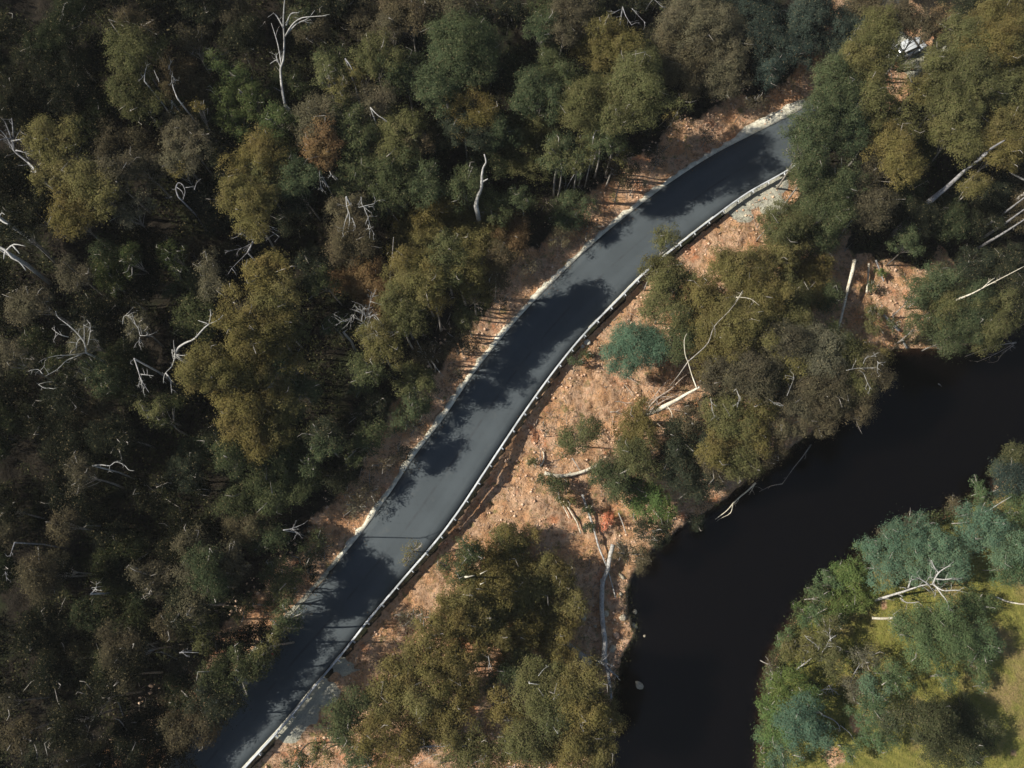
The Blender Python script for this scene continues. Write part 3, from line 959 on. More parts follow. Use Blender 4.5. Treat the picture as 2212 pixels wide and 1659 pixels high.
for a in [(1600, 335, 50, 11.5, 'K', 2), (1540, 345, 38, 10.5, 'K'), (1500, 395, 34, 9.5, 'G', 2), (1410, 435, 34, 9, 'G'), (1450, 420, 24, 9, 'K'), (1245, 660, 38, 11, 'K', 2), (1190, 700, 42, 10.5, 'O'), (1130, 745, 38, 10, 'K'), (1085, 800, 36, 9.5, 'O'), (1045, 850, 30, 9, 'G'),
          (940, 990, 26, 8, 'G'), (880, 1035, 18, 7, 'G'), (795, 1255, 38, 10, 'G', 2), (720, 1300, 36, 9, 'D'), (640, 1400, 40, 10, 'N', 2), (600, 1440, 34, 9, 'D'), (530, 1545, 38, 9.5, 'D', 2), (565, 1492, 30, 9, 'D', 2), (450, 1620, 30, 9, 'D'), (650, 1395, 30, 9.5, 'D')]: shade(*a)
def parse(line):
    a, b = line.split('|'); code, h = a.split(); return code, float(h), [tuple(float(q) for q in t.split(',')) for t in b.split()]
for line in TREES.strip().splitlines():
    code, h, bl = parse(line); tree(bl, code, h, group='living trees of the gum forest')
for line in """
O 3|1139,1156,26 1120,1180,20
Y 2|903,1340,28 880,1330,20
O 4|1455,262,22
K 5|1473,217,26
O 3|886,1200,18 900,1180,14
N 2|1372,398,18
N 2|1270,492,22
Y 2.4|1210,512,24
N 2|1150,575,20
Y 2|1085,655,16
N 2.4|1022,745,22
N 2|985,815,18
Y 2|928,852,22
N 2.2|900,922,22
Y 2|862,985,26
N 2|828,1005,22
N 2.4|798,1062,24
Y 2|770,1092,22
N 2|700,1182,22
N 2.4|1420,335,24
Y 2|1530,292,20
N 2|1630,222,20
N 2|1180,930,14
""".strip().splitlines():
    code, h, bl = parse(line); lab = None
    if bl[0][0] == 886: lab = 'scraggly golden shrub leaning across the guard rail over the asphalt'
    tree(bl, code, h, .38, 'scrub_bush', 'bush', label=lab, size=.13)
# shrubs and bushes of the river slope
for line in """
L 4|1396,1085,38 1373,1058,26
L 4|1435,1105,28
G 1.2|1173,1035,14
G 1.6|1205,1052,20
K 1.2|1222,1075,17
G .8|1266,762,9
G 1.0|1245,782,14
G .9|1275,1140,12
G .9|1272,1105,10
K .9|1150,1000,9
G 1.2|1885,620,9
G 1.2|1887,670,8
L 1.0|1905,590,7
G 2|1930,700,13
""".strip().splitlines():
    code, h, bl = parse(line); tree(bl, code, h, 1.0, 'slope_shrub', 'shrub', size=.14, flat=.5, group='low shrubs on the orange river slope')
tree([(1366, 753, 62)], 'B', 4.0, 1.2, 'round_bush', 'bush', label='round dense blue-green bush on the orange slope beside the guard rail', size=.11, flat=.75, infl=1.12)
tree([(1313, 1125, 11)], 'R', .7, 1.5, 'dead_shrub', 'shrub', label='small orange dead shrub on the slope beside the bright green bushes', size=.13).children[0].color = (.72, .28, .15, 1)
# far bank
for line in """
B 7|1892,1196,34 1925,1238,36 1898,1262,22
B 8|1960,1165,48 1985,1125,24
B 8|2030,1190,48 2062,1222,38
B 7|2000,1222,44
B 8|2126,1140,50 2100,1110,28
B 8|2176,1175,48
V 7|2176,1228,44
T 8|2192,1036,42 2170,1060,24
V 8|2200,1100,34
L 1.5|1846,1246,30
L 1.5|1859,1290,30
V 3|1769,1293,26
L 1.5|1735,1318,20
V 1.6|1790,1262,22
L 1.4|1815,1235,20
V 1.8|1700,1380,20
V 1.6|1668,1462,18
L 1.6|1662,1530,24
V 1.6|1655,1590,24
L 1.5|1660,1640,22
V 1.5|1870,1190,18
N 1.5|1920,1150,18
N 1.3|1965,1128,16
N 1.4|2060,1092,20
V 2|2120,1062,22
Q 2|2160,1020,24
Q 2|2200,985,26
V 3|1752,1333,26
L 1.6|1810,1312,30
Q 4|1809,1346,24
K 7|1742,1390,36 1706,1406,30
K 7|1792,1375,38
K 6|1792,1425,34
N 6|1670,1440,22
V 8|1976,1356,44 1992,1406,42
V 8|2042,1340,50 2059,1390,50
V 7|2092,1312,34 2128,1303,24
V 7|2126,1390,38
V 7|2109,1432,34
Y 4|1872,1422,28
Y 3|1842,1482,28
B 6|1892,1490,34
V 6|1876,1532,38
V 6|1926,1456,36
V 6|2042,1460,28
L 8|1709,1472,36 1686,1500,32
L 8|1742,1510,34
B 9|1726,1556,48
L 8|1686,1572,42
B 7|1769,1589,36
B 7|1692,1625,38
V 5|1842,1625,28
V 6|1892,1600,32
Q 11|2009,1556,54 1959,1540,34
Q 12|2076,1566,50 2126,1582,38
Q 11|2042,1610,50
Q 9|1926,1575,32
Q 10|2092,1628,36
V 3|2120,1480,16
""".strip().splitlines():
    code, h, bl = parse(line)
    if h <= 2: tree(bl, code, h, .9, 'bank_shrub', 'shrub', size=.14, flat=.4)
    else: tree(bl, code, h, 1.0, 'riverside_tree', 'tree', size=.12, flat=.75, infl=1.06)

# ---------------------------------------------------------------- dead trees, logs, branches
def twigs(mb, pts, rads, n, ln, r):
    pts = np.asarray(pts)
    for _ in range(n):
        i = r.integers(1, len(pts)); f = r.random(); p = pts[i - 1] * (1 - f) + pts[i] * f; t = pts[i] - pts[i - 1]; t = t / (np.linalg.norm(t) + 1e-9)
        d = t * .7 + r.normal(size=3) * .6; d /= np.linalg.norm(d); L = ln * r.uniform(.4, 1.0); q = p + d * L * .5; d2 = d + r.normal(size=3) * .35; e = q + d2 / np.linalg.norm(d2) * L * .5
        rr = max(.02, rads[i] * .4); mb.tube([p, q, e], [rr, rr * .75, rr * .3], 4)
        for _k in range(2):
            d3 = d2 + r.normal(size=3) * .7; d3 /= np.linalg.norm(d3); s_ = q + (e - q) * r.random(); mb.tube([s_, s_ + d3 * L * .35], [rr * .5, rr * .2], 3)
def dead(name, label, cat, limbs, H=None, rad=.14, m=None, tw=2, twl=1.2, stem=True, wob=.25, br=.55):
    """limbs: lists of (px, py, height as a fraction of H); H in metres above the ground below the first point"""
    H = H * .62 if (H and H > 4.5) else H; m = m or M_dead; r = np.random.default_rng(int(limbs[0][0][0] * 3 + limbs[0][0][1])); x0, y0, f0 = limbs[0][0]
    if H is None:
        b = G(x0, y0, 0); best = min(np.arange(2, 11, .5), key=lambda h: np.linalg.norm((P(limbs[0][-1][0], limbs[0][-1][1], b[2] + h) - b)[:2])); H = float(best)
    b = G(x0, y0, f0 * H); gz = float(hgt(b[0], b[1])); base = np.array([b[0], b[1], gz]); root = empty(name, base); tag(root, label, cat)
    for q, lb in enumerate(limbs):
        w_ = [P(x, y, gz + f * H) - base for x, y, f in lb]
        s_ = catmull(w_, 3) if len(w_) > 2 else [w_[0] + (w_[1] - w_[0]) * t for t in (0, .34, .67, 1)]
        if len(w_) == 2:
            for k in (1, 2): s_[k] = s_[k] + r.normal(size=3) * .02 * np.linalg.norm(w_[1] - w_[0])
        r0 = rad if q == 0 else rad * br; n = len(s_); rads = r0 * (.8 if m is M_dead else 1.0) * (1 - .72 * np.linspace(0, 1, n) ** .8)
        mb = MB(); mb.tube(s_, rads, 7, wob)
        if q == 0 and stem and f0 * H > 1.0: mb.tube([np.array([0, 0, -.2]), w_[0] * .5 + np.array([.15, .1, 0]), w_[0]], [rad * 1.15, rad * 1.0, rad * .9], 7)
        for p_ in s_[::2]: TREES_XY.append((p_[0] + base[0], p_[1] + base[1], .9))
        if tw: twigs(mb, s_, rads, tw, twl, r)
        mb.build('trunk' if q == 0 else 'branch', m, root, True)
    return root
def log(name, label, pts, r0, r1, m=None, lift=.15, cat='log', tw=0, twl=1):
    w_ = [G(x, y, lift + (u[0] if u else 0)) for x, y, *u in pts]; base = w_[0].copy(); s_ = catmull([p - base for p in w_], 4); n = len(s_)
    mb = MB(); rads = np.linspace(r0, r1, n); mb.tube(s_, rads, 9, .22); r = np.random.default_rng(int(pts[0][0]))
    if tw: twigs(mb, s_, rads, tw, twl, r)
    o = mb.build(name, m or M_dead, None, True); o.location = tuple(base); tag(o, label, cat); return o
D_ = 'dead tree'
dead('dead_tree', 'tall forked white dead tree standing over the dark forest', D_, [
    [(616, 228, .45), (609, 190, .5), (606, 150, .56), (612, 130, .6), (614, 90, .62), (612, 50, .8), (614, 10, .97), (618, -30, 1.1)],
    [(616, 78, .67), (630, 55, .78), (648, 40, .84), (672, 36, .88), (705, 34, .93)], [(616, 78, .67), (640, 52, .74), (665, 40, .78), (680, 22, .85)],
    [(608, 140, .58), (600, 95, .66), (586, 50, .76)], [(606, 145, .57), (598, 130, .6), (583, 138, .6)], [(612, 60, .76), (598, 35, .83), (590, 28, .86)],
    [(600, 134, .6), (596, 115, .62)], [(618, 55, .78), (628, 30, .84), (646, 28, .86)]], 15, .17, tw=3, twl=.9)
dead('dead_snag', 'short broken white snag standing between dark crowns', D_, [
    [(1028, 444, .62), (1032, 425, .68), (1040, 405, .76), (1041, 380, .84), (1044, 362, .9), (1050, 350, .95), (1046, 333, 1.0)], [(1043, 392, .8), (1054, 386, .84)]], 17, .24, tw=0)
dead('dead_tree', 'ghostly grey dead tree with thin crossed branches at the frame edge', D_, [
    [(80, 378, .6), (60, 350, .7), (30, 325, .8), (25, 300, .9), (-5, 303, 1.0)], [(30, 325, .8), (28, 280, .95), (25, 255, 1.0)], [(30, 325, .8), (10, 290, .9), (-10, 275, 1)],
    [(35, 325, .8), (65, 333, .85)], [(25, 300, .9), (10, 262, 1.0)], [(25, 305, .9), (50, 298, 1.0)]], 14, .13, M_grey, 5)
dead('dead_branch', 'short bright bleached limb lit beside the ghostly dead tree', 'branch', [[(83, 380, 1.0), (72, 362, 1.0), (60, 350, 1.0)]], 12, .17, tw=0)
dead('dead_branch', 'white hooked branch above the bright broken log at the frame edge', 'branch', [
    [(-6, 468, 1), (8, 480, 1), (18, 484, 1.0)], [(-2, 470, 1), (4, 460, 1.02), (10, 464, 1.03)]], 13, .15, tw=1, twl=.5)
dead('broken_log', 'bright white broken log lit at the frame edge', 'log', [
    [(-8, 532, 1), (12, 541, 1.0), (25, 556, .98), (42, 566, .95), (56, 584, .92)], [(14, 541, 1), (30, 528, 1.05), (55, 532, 1.08)], [(28, 531, 1.04), (42, 548, 1.05)], [(12, 541, 1.0), (8, 560, 1.0)]], 12.5, .17, tw=0, wob=.6)
dead('dead_tree', 'crooked white dead branch reaching up beside the olive crowns', D_, [
    [(378, 768, .82), (385, 752, .88), (400, 741, .93), (420, 732, .97), (438, 712, 1.0), (452, 700, 1.03), (470, 692, 1.06), (482, 681, 1.1)],
    [(452, 700, 1.03), (455, 680, 1.1), (455, 668, 1.12)], [(452, 700, 1.03), (428, 692, 1.05)], [(378, 768, .82), (372, 790, .78), (356, 808, .8), (353, 828, .75)], [(358, 806, .8), (368, 820, .8), (371, 850, .75)],
    [(380, 765, .84), (376, 750, .9), (375, 735, .95)], [(380, 765, .84), (392, 768, .86), (405, 766, .88)], [(378, 762, .84), (372, 755, .88), (374, 775, .85)], [(382, 768, .84), (390, 775, .85)]], 15, .14, tw=3, twl=.6)
dead('dead_tree', 'splayed pale dead tree with long crooked arms spread from one fork', D_, [
    [(186, 762, .85), (182, 740, .9), (165, 718, .95), (145, 700, 1.0), (125, 685, 1.03), (120, 672, 1.05)], [(186, 762, .85), (150, 767, .92), (125, 768, .97), (102, 773, 1.0)], [(176, 766, .86), (145, 778, .9), (125, 797, .93), (97, 813, .95)],
    [(148, 728, .95), (128, 722, 1.0), (112, 709, 1.0)], [(182, 740, .9), (182, 715, 1.0), (181, 700, 1.0)], [(190, 745, .9), (195, 715, 1.0), (194, 696, 1.02)], [(165, 756, .9), (165, 740, .97)], [(92, 808, .95), (82, 798, .95), (65, 800, .97)], [(83, 830, .95), (95, 838, .95), (106, 838, .96)]],
    15, .09, tw=4, twl=1.0)
dead('dead_tree', 'hanging grey dead branches trailing below a thin crown', D_, [
    [(290, 775, 1.0), (297, 795, .97), (303, 815, .95), (312, 832, .92), (322, 848, .9)], [(303, 808, .95), (325, 811, .97), (332, 812, .98)], [(300, 805, .96), (308, 835, .92), (312, 838, .9)],
    [(303, 725, 1.0), (298, 708, 1.03), (287, 695, 1.05), (286, 690, 1.05)], [(303, 725, 1.0), (315, 725, 1.02), (328, 722, 1.03)], [(302, 728, 1.0), (300, 738, .98)], [(265, 700, 1.0), (268, 683, 1.03), (280, 682, 1.04)]], 14, .075, tw=5, twl=.9)
dead('dead_branch', 'white forked twig arching out over a dark gap', 'branch', [
    [(200, 1006, 1.0), (218, 1004, 1.0), (237, 1006, 1.02), (250, 998, 1.03), (268, 1004, 1.04), (278, 1015, 1.05), (290, 1017, 1.06)], [(250, 998, 1.03), (262, 995, 1.05)], [(237, 1006, 1.0), (236, 1018, 1)]], 13, .06, tw=2, twl=.5)
dead('dead_tree', 'tangled grey dead crown between two olive trees', D_, [
    [(535, 545, .85), (545, 525, .92), (550, 510, .97), (565, 500, 1.0), (582, 498, 1.03), (604, 512, 1.05)], [(550, 510, .97), (560, 490, 1.03), (575, 487, 1.05), (598, 494, 1.05)], [(545, 525, .92), (525, 535, .95), (505, 540, 1.0)],
    [(548, 520, .93), (530, 510, 1.0), (520, 500, 1.0)], [(540, 540, .87), (520, 560, .9), (500, 580, .95)]], 13, .08, M_grey, 7, 1.3)
dead('dead_tree', 'ring of white twigs circling one dark hollow', D_, [
    [(385, 425, 1), (380, 408, 1.0), (385, 395, 1.02), (395, 400, 1.02), (400, 415, 1.0), (395, 432, 1)], [(382, 405, 1), (392, 412, 1), (398, 425, 1)], [(372, 425, 1), (362, 428, 1)], [(420, 410, 1), (425, 395, 1), (435, 386, 1)], [(400, 405, 1), (420, 404, 1)]], 11, .07, M_grey, 2, .5)
dead('dead_branch', 'pale curved twig above a dark hollow in the green canopy', 'branch', [
    [(383, 212, 1), (378, 200, 1.0), (373, 185, 1.0), (371, 168, 1.02), (373, 160, 1.02)], [(373, 165, 1), (380, 175, 1)], [(365, 150, 1), (367, 140, 1), (373, 130, 1)]], 13, .07, tw=3, twl=.7)
dead('dead_branch', 'thin white Y twig among green leaves beside a pale curved twig', 'branch', [
    [(312, 175, 1), (313, 158, 1.0), (318, 140, 1.0)], [(313, 160, 1), (304, 172, 1)], [(333, 152, 1), (337, 162, 1), (342, 170, 1)]], 14, .06, tw=2, twl=.5)
dead('dead_twigs', 'cluster of broken white sticks lying in a dark hollow', 'branch', [
    [(370, 218, 1), (372, 230, 1), (368, 243, 1)], [(390, 228, 1), (397, 220, 1)], [(372, 245, 1), (382, 244, 1)], [(365, 256, 1), (372, 250, 1)], [(398, 268, 1), (405, 271, 1)]], 8, .09, tw=0)
dead('dead_tree', 'pale dead branches combed down through a brown-green crown', D_, [
    [(748, 425, 1.02), (749, 445, 1.0), (756, 470, 1.0), (752, 495, .97)], [(752, 460, 1), (745, 480, 1), (740, 505, .96)], [(785, 445, 1), (795, 470, 1.0), (800, 490, .97), (810, 508, .95)], [(760, 470, 1), (768, 490, .97), (762, 500, .96)],
    [(775, 448, 1.0), (795, 443, 1.03), (810, 440, 1.03)], [(780, 425, 1), (783, 445, 1), (796, 447, 1.0)], [(795, 485, .98), (800, 500, .97)]], 15, .07, tw=4, twl=1.0)
dead('dead_tree', 'brown tree crown fanned with fine pale twigs', D_, [
    [(795, 730, .85), (795, 700, .93), (805, 680, .97), (818, 690, 1.0), (828, 705, 1.0)], [(795, 715, .9), (788, 700, .95), (775, 690, 1.0), (765, 678, 1.0)], [(800, 700, .93), (812, 715, .98), (822, 730, .98)],
    [(795, 685, .97), (798, 660, 1.03), (805, 640, 1.05)], [(765, 680, 1), (755, 690, 1), (745, 695, 1)], [(808, 685, 1), (820, 698, 1), (833, 712, 1)], [(790, 690, .97), (785, 665, 1.03)], [(800, 695, .95), (803, 715, .95), (800, 735, .93)]], 15, .055, M_dead, 9, 1.3)
dead('dead_sapling', 'thin bare vertical pole beside the olive-gold crowns', D_, [[(843, 612, .6), (844, 580, .75), (848, 545, .95), (850, 512, 1.1)], [(848, 555, .9), (870, 560, .95)]], 15, .07, M_bark, 1, .6)
dead('dead_branch', 'short white stick lying in shadow near the fanned brown tree', 'branch', [[(742, 718, 1), (751, 711, 1)]], 9, .11, tw=0)
dead('dead_branch', 'fine grey branch over the dark gap below the fanned brown tree', 'branch', [[(785, 776, 1), (795, 790, 1), (802, 808, 1)], [(800, 760, 1), (815, 765, 1), (830, 780, 1)], [(770, 820, 1), (785, 815, 1)]], 8, .05, M_grey, 3, .8)
dead('dead_branch', 'pale straight stick sloping to the cut bank', 'branch', [[(932, 780, 1), (945, 798, .95), (958, 813, .9)]], 6, .06, tw=0)
dead('dead_branch', 'white curved twig crossing the canopy below the olive crown', 'branch', [[(800, 232, 1), (815, 248, 1.0), (828, 256, 1), (836, 262, 1)]], 15, .055, tw=2, twl=.5)
dead('dead_branch', 'short pale stump stick near the top centre of the forest', 'branch', [[(746, 127, 1), (754, 138, 1), (762, 152, .97)]], 14, .08, M_grey, 0)
dead('dead_branch', 'loose tuft of white hair-like twigs in the canopy', 'branch', [[(690, 370, 1.0), (692, 395, .97), (697, 415, .95)], [(712, 370, 1), (720, 385, 1)], [(690, 380, 1), (700, 395, 1)]], 14, .05, tw=6, twl=.8)
dead('dead_branch', 'bare forked branches hanging over dark at the top edge', 'branch', [
    [(1345, 15, 1.0), (1352, 35, .97), (1365, 55, .95)], [(1365, 18, 1.0), (1380, 35, .97), (1395, 50, .97)], [(1340, 20, 1), (1315, 32, 1.0)], [(1410, -5, 1), (1425, 10, 1), (1433, 17, 1)], [(1345, 15, 1), (1338, 45, .9), (1333, 68, .85)]], 14, .06, M_grey, 3, 1.0)
dead('dead_branch', 'small pale bent stick in the crowns above the cut bank', 'branch', [[(1282, 295, 1), (1287, 283, 1), (1297, 282, 1)], [(1311, 283, 1), (1317, 293, 1)]], 15.5, .06, tw=0)
dead('dead_sapling', 'thin grey leaning stems in the dark above the cut bank', D_, [[(1218, 420, 0), (1228, 398, .5), (1243, 372, 1.0)], [(1220, 410, .2), (1222, 390, .6)]], 6, .08, M_grey, 1, .8)
dead('dead_sprout', 'tiny white dead sprout alone in the dark lower forest', 'dead tree', [[(196, 1283, .9), (204, 1275, .97), (209, 1268, 1.0)], [(206, 1273, 1), (218, 1276, 1)], [(207, 1272, 1), (209, 1262, 1.0)], [(208, 1270, 1), (198, 1269, 1)]], 11, .08, tw=3, twl=.5)
dead('dead_branch', 'short pale twig at the frame edge of the lower forest', 'branch', [[(32, 1172, 1), (26, 1188, 1), (22, 1202, 1)], [(12, 1235, 1), (14, 1255, 1)]], 12, .06, M_grey, 3, .6)
dead('dead_branch', 'fine white twig on a grey crown in the lower forest', 'branch', [[(388, 1410, 1), (405, 1409, 1), (430, 1410, 1)], [(395, 1410, 1), (405, 1420, 1)]], 13.5, .045, M_grey, 3, .6)
dead('dead_branch', 'cream stone-like stump end showing near the shaded asphalt', 'branch', [[(438, 1537, 1), (450, 1530, 1)]], 3, .15, M_grey, 0)
dead('dead_branch', 'fine pale twigs on green leaves beside the shaded road edge', 'branch', [[(612, 1145, 1), (630, 1142, 1), (655, 1132, 1)], [(630, 1142, 1), (645, 1152, 1)]], 13, .05, M_grey, 4, .8)
# river slope
dead('dead_tree', 'big grey leaning dead trunk ringed by bare branches above the river', D_, [
    [(1392, 896, .42), (1415, 888, .52), (1440, 875, .66), (1465, 862, .8), (1485, 850, .9), (1511, 836, 1.0)], [(1505, 838, 1.0), (1495, 812, 1.0), (1487, 785, 1.03), (1480, 765, 1.05), (1478, 735, 1.08), (1484, 720, 1.1)],
    [(1440, 875, .66), (1450, 890, .7), (1452, 902, .75)]], 17, .30, M_pale, 0, br=.2)
dead('dead_branch', 'long dull brown limb rising through the crown behind the grey leaning trunk', 'branch', [[(1487, 780, 1.02), (1505, 765, 1.05), (1530, 740, 1.1), (1543, 705, 1.2), (1575, 672, 1.3), (1605, 632, 1.4)]], 16, .055, M_bark, 2, 1.0)
dead('fallen_bough', 'fan of bare pinkish branches fallen around the grey leaning trunk', 'branch', [
    [(1395, 888, .1), (1420, 860, .3), (1450, 840, .4), (1470, 820, .5), (1500, 795, .5)], [(1395, 870, .1), (1425, 858, .3), (1455, 856, .4)], [(1345, 810, .3), (1365, 820, .3), (1385, 832, .3)], [(1348, 830, .3), (1360, 845, .3), (1368, 860, .2)],
    [(1310, 868, .2), (1340, 868, .2), (1370, 875, .1)], [(1318, 890, .2), (1335, 890, .2), (1350, 898, .1)], [(1400, 905, .3), (1420, 914, .4), (1450, 903, .5)], [(1420, 914, .4), (1430, 925, .4)], [(1485, 880, .5), (1492, 910, .5), (1500, 930, .5)],
    [(1395, 880, .1), (1430, 835, .4), (1455, 812, .5)], [(1405, 885, .1), (1440, 862, .4), (1475, 850, .5)], [(1400, 890, .2), (1420, 870, .3), (1410, 840, .3)], [(1430, 880, .3), (1460, 885, .4), (1480, 890, .4)]], 5, .11, M_twig, 5, 1.4)
dead('dead_branch', 'crooked pale branches showing through the olive riverside crown', 'branch', [
    [(1540, 705, .9), (1560, 680, .95), (1590, 650, 1.0), (1604, 628, 1.0)], [(1545, 710, .9), (1580, 690, .97), (1620, 678, 1.0), (1650, 672, 1.02)], [(1590, 642, 1), (1620, 645, 1), (1640, 660, 1)], [(1575, 700, .95), (1585, 725, .97)]], 15, .085, M_pale, 3, 1.0)
dead('dead_branch', 'bare arching twigs over the brown crown above the river', 'branch', [
    [(1590, 840, 1), (1597, 860, 1), (1592, 880, 1)], [(1535, 860, 1), (1540, 890, 1), (1545, 902, 1)], [(1828, 800, 1), (1855, 795, 1.0), (1880, 795, 1)], [(1865, 785, 1), (1872, 772, 1), (1895, 770, 1)], [(1865, 805, 1), (1875, 830, 1), (1880, 840, 1)],
    [(1700, 855, 1), (1710, 830, 1), (1716, 815, 1)], [(1895, 780, 1), (1898, 788, 1)], [(1660, 862, 1), (1675, 872, 1), (1687, 878, 1)]], 16, .05, M_dead, 4, 1.1)
log('fallen_log', 'curved log on the orange slope, cream with dark shadow under it', [(1176, 1022), (1195, 1027), (1215, 1028), (1235, 1025), (1255, 1020), (1275, 1012, .4), (1298, 1000, .8)], .22, .12, M_pale, .25, tw=3, twl=1.2)
log('fallen_branch', 'upright curved pale branch beside the curved log', [(1166, 1008), (1173, 998), (1175, 985), (1173, 975)], .11, .05, M_pale, .15, 'branch')
log('fallen_branch', 'thin twiggy branch across the orange slope above the curved log', [(1236, 990), (1245, 1003), (1254, 1018)], .05, .03, M_dead, .9, 'branch', 1)
log('fallen_log', 'long thin cream trunk fallen down the slope to the river log', [(1258, 1068), (1266, 1092), (1276, 1120), (1285, 1150), (1293, 1180), (1302, 1203), (1312, 1228), (1322, 1262), (1330, 1292)], .14, .045, M_dead, .45)
log('fallen_log', 'second thin trunk fallen beside the long cream one', [(1218, 1082), (1232, 1104), (1246, 1128), (1254, 1152)], .09, .05, M_pale, .3)
log('fallen_log', 'pale pole lying just above the second thin trunk', [(1208, 1078), (1221, 1102), (1230, 1120)], .06, .04, M_pale, .25)
log('fallen_branch', 'slim grey stick crossing the bright green bushes', [(1336, 1108), (1345, 1130), (1352, 1152)], .06, .03, M_dead, 1.5, 'branch')
log('river_log', 'long white log lying along the water edge', [(1324, 1176, .3), (1318, 1200, .3), (1313, 1228, .2), (1303, 1255), (1300, 1285), (1300, 1320), (1303, 1355), (1306, 1385), (1305, 1415), (1308, 1435)], .20, .27, M_dead, .35)
log('river_log', 'lower grey-white pole continuing from the long white log to the crown', [(1309, 1440), (1314, 1455), (1317, 1480), (1321, 1510)], .17, .12, M_grey, .5)
log('fallen_log', 'thick grey half-shaded trunk slanting to the upturned roots', [(1200, 1368, 2.5), (1225, 1390, 1.8), (1250, 1412, 1.0), (1275, 1432, .4)], .22, .34, M_grey, .3)
dead('root_mass', 'dark upturned root tangle where the grey trunk meets the log', 'roots', [[(1290, 1428, .2), (1302, 1432, .6), (1320, 1450, .6), (1335, 1462, .3)], [(1290, 1425, .3), (1275, 1415, .8)], [(1295, 1430, .3), (1310, 1420, .9)], [(1290, 1430, .3), (1285, 1445, .8)], [(1300, 1430, .5), (1325, 1438, .7)]], 1.6, .22, M_grey, 7, .8)
dead('overhanging_branch', 'pale bare branch reaching out over the dark water', 'branch', [[(1632, 1043, 1.0), (1615, 1060, .95), (1600, 1072, .9), (1583, 1088, .8), (1570, 1103, .7), (1545, 1122, .5)], [(1583, 1088, .8), (1578, 1108, .7), (1560, 1118, .6)], [(1632, 1043, 1.0), (1622, 1062, .9)]], 5, .10, M_pale, 2, .9, stem=False)
dead('overhanging_branch', 'longer thin grey branch over the water beyond the pale one', 'branch', [[(1752, 960, 1.0), (1735, 985, .9), (1715, 1010, .8), (1690, 1045, .6)], [(1690, 1045, .6), (1665, 1050, .6), (1640, 1062, .5)]], 5, .07, M_bark, 2, .9, stem=False)
log('felled_trunk', 'long straight pale trunk standing down the orange landslip', [(1846, 562, 1.0), (1840, 590, .8), (1832, 620, .6), (1822, 665, .5), (1812, 705, .4), (1806, 732, .3)], .20, .09, M_pale, 1.2, 'log')
log('felled_trunk', 'short pale pole on the landslip, beside the long straight trunk', [(1877, 569, .3), (1875, 600, .2), (1872, 632, .1)], .11, .09, M_pale, .4)
log('felled_trunk', 'dark leaning pole at the top of the landslip', [(1892, 562, .3), (1900, 583, .2), (1909, 608, .1)], .10, .07, M_grey, .4)
log('fallen_log', 'white log slanting down the foot of the landslip', [(1908, 680), (1925, 697), (1942, 714)], .15, .15, M_dead, .3)
log('fallen_log', 'short white log end at the river foot of the landslip', [(1948, 733), (1954, 743), (1959, 752)], .12, .10, M_dead, .3)
dead('leaning_trunk', 'thick grey trunk leaning over the dark river bank', D_, [[(1974, 466, .5), (1990, 450, .56), (2020, 425, .66), (2050, 400, .76), (2085, 368, .8), (2115, 345, 1.0)], [(2115, 345, 1.0), (2140, 322, 1.15), (2170, 303, 1.25)]], 14, .42, M_grey, 0, wob=.12)
dead('leaning_trunk', 'pale short trunk entering from the frame edge above the river', D_, [[(2235, 400, .9), (2205, 385, 1.0), (2180, 372, 1.05)]], 13, .16, M_bark, 0)
for k, (a, b, lab) in enumerate([((2118, 495), (2215, 425), 'uppermost of three thin grey leaning trunks in shadow'), ((2118, 517), (2222, 445), 'middle of three thin grey leaning trunks in shadow'), ((2105, 540), (2222, 468), 'lowest of three thin grey leaning trunks in shadow')]):
    dead('leaning_trunk', lab, D_, [[(*a, 0), ((a[0] + b[0]) / 2, (a[1] + b[1]) / 2 + 2, .5), (*b, 1.0)]], 13, .19, M_grey, 0)
dead('leaning_trunk', 'long forked pale branch over green crowns at the river bend', D_, [[(2070, 646, .9), (2100, 634, .95), (2130, 618, 1.0), (2165, 600, 1.03), (2215, 574, 1.08)], [(2125, 620, 1), (2140, 606, 1.03), (2150, 600, 1.03)]], 13, .10, M_pale, 2, 1.0)
dead('overhanging_branch', 'reddish bare branches drooping over the river bend', 'branch', [[(2195, 740, .8), (2160, 745, .8), (2120, 757, .7), (2085, 770, .5)], [(2190, 742, .8), (2150, 765, .6), (2110, 782, .4)], [(2190, 745, .8), (2165, 765, .6), (2155, 780, .5)]], 5, .08, M_twig, 4, 1.2, stem=False)
# far bank
dead('dead_tree', 'white-trunked dead tree sprawled over grass with a bare branched crown', D_, [
    [(1889, 1297, 0), (1928, 1285, .3), (1960, 1275, .55), (1990, 1265, .75), (2015, 1262, .9)], [(2015, 1262, .9), (2022, 1245, 1.0), (2030, 1235, 1.05), (2045, 1225, 1.1), (2055, 1222, 1.1)], [(2015, 1262, .9), (2035, 1275, 1.0), (2060, 1275, 1.05), (2073, 1275, 1.1)],
    [(2018, 1262, .9), (2035, 1285, 1.0), (2045, 1296, 1.0)], [(2028, 1238, 1.0), (2018, 1225, 1.05), (2012, 1210, 1.1)], [(2005, 1262, .9), (1992, 1253, .95), (1980, 1247, 1.0)], [(1962, 1270, .6), (1968, 1250, .75), (1972, 1240, .8)],
    [(1945, 1292, .3), (1960, 1302, .4), (1985, 1300, .5)], [(2020, 1250, .95), (2040, 1252, 1.05), (2060, 1248, 1.1)]], 9.5, .19, M_dead, 6, 1.3)
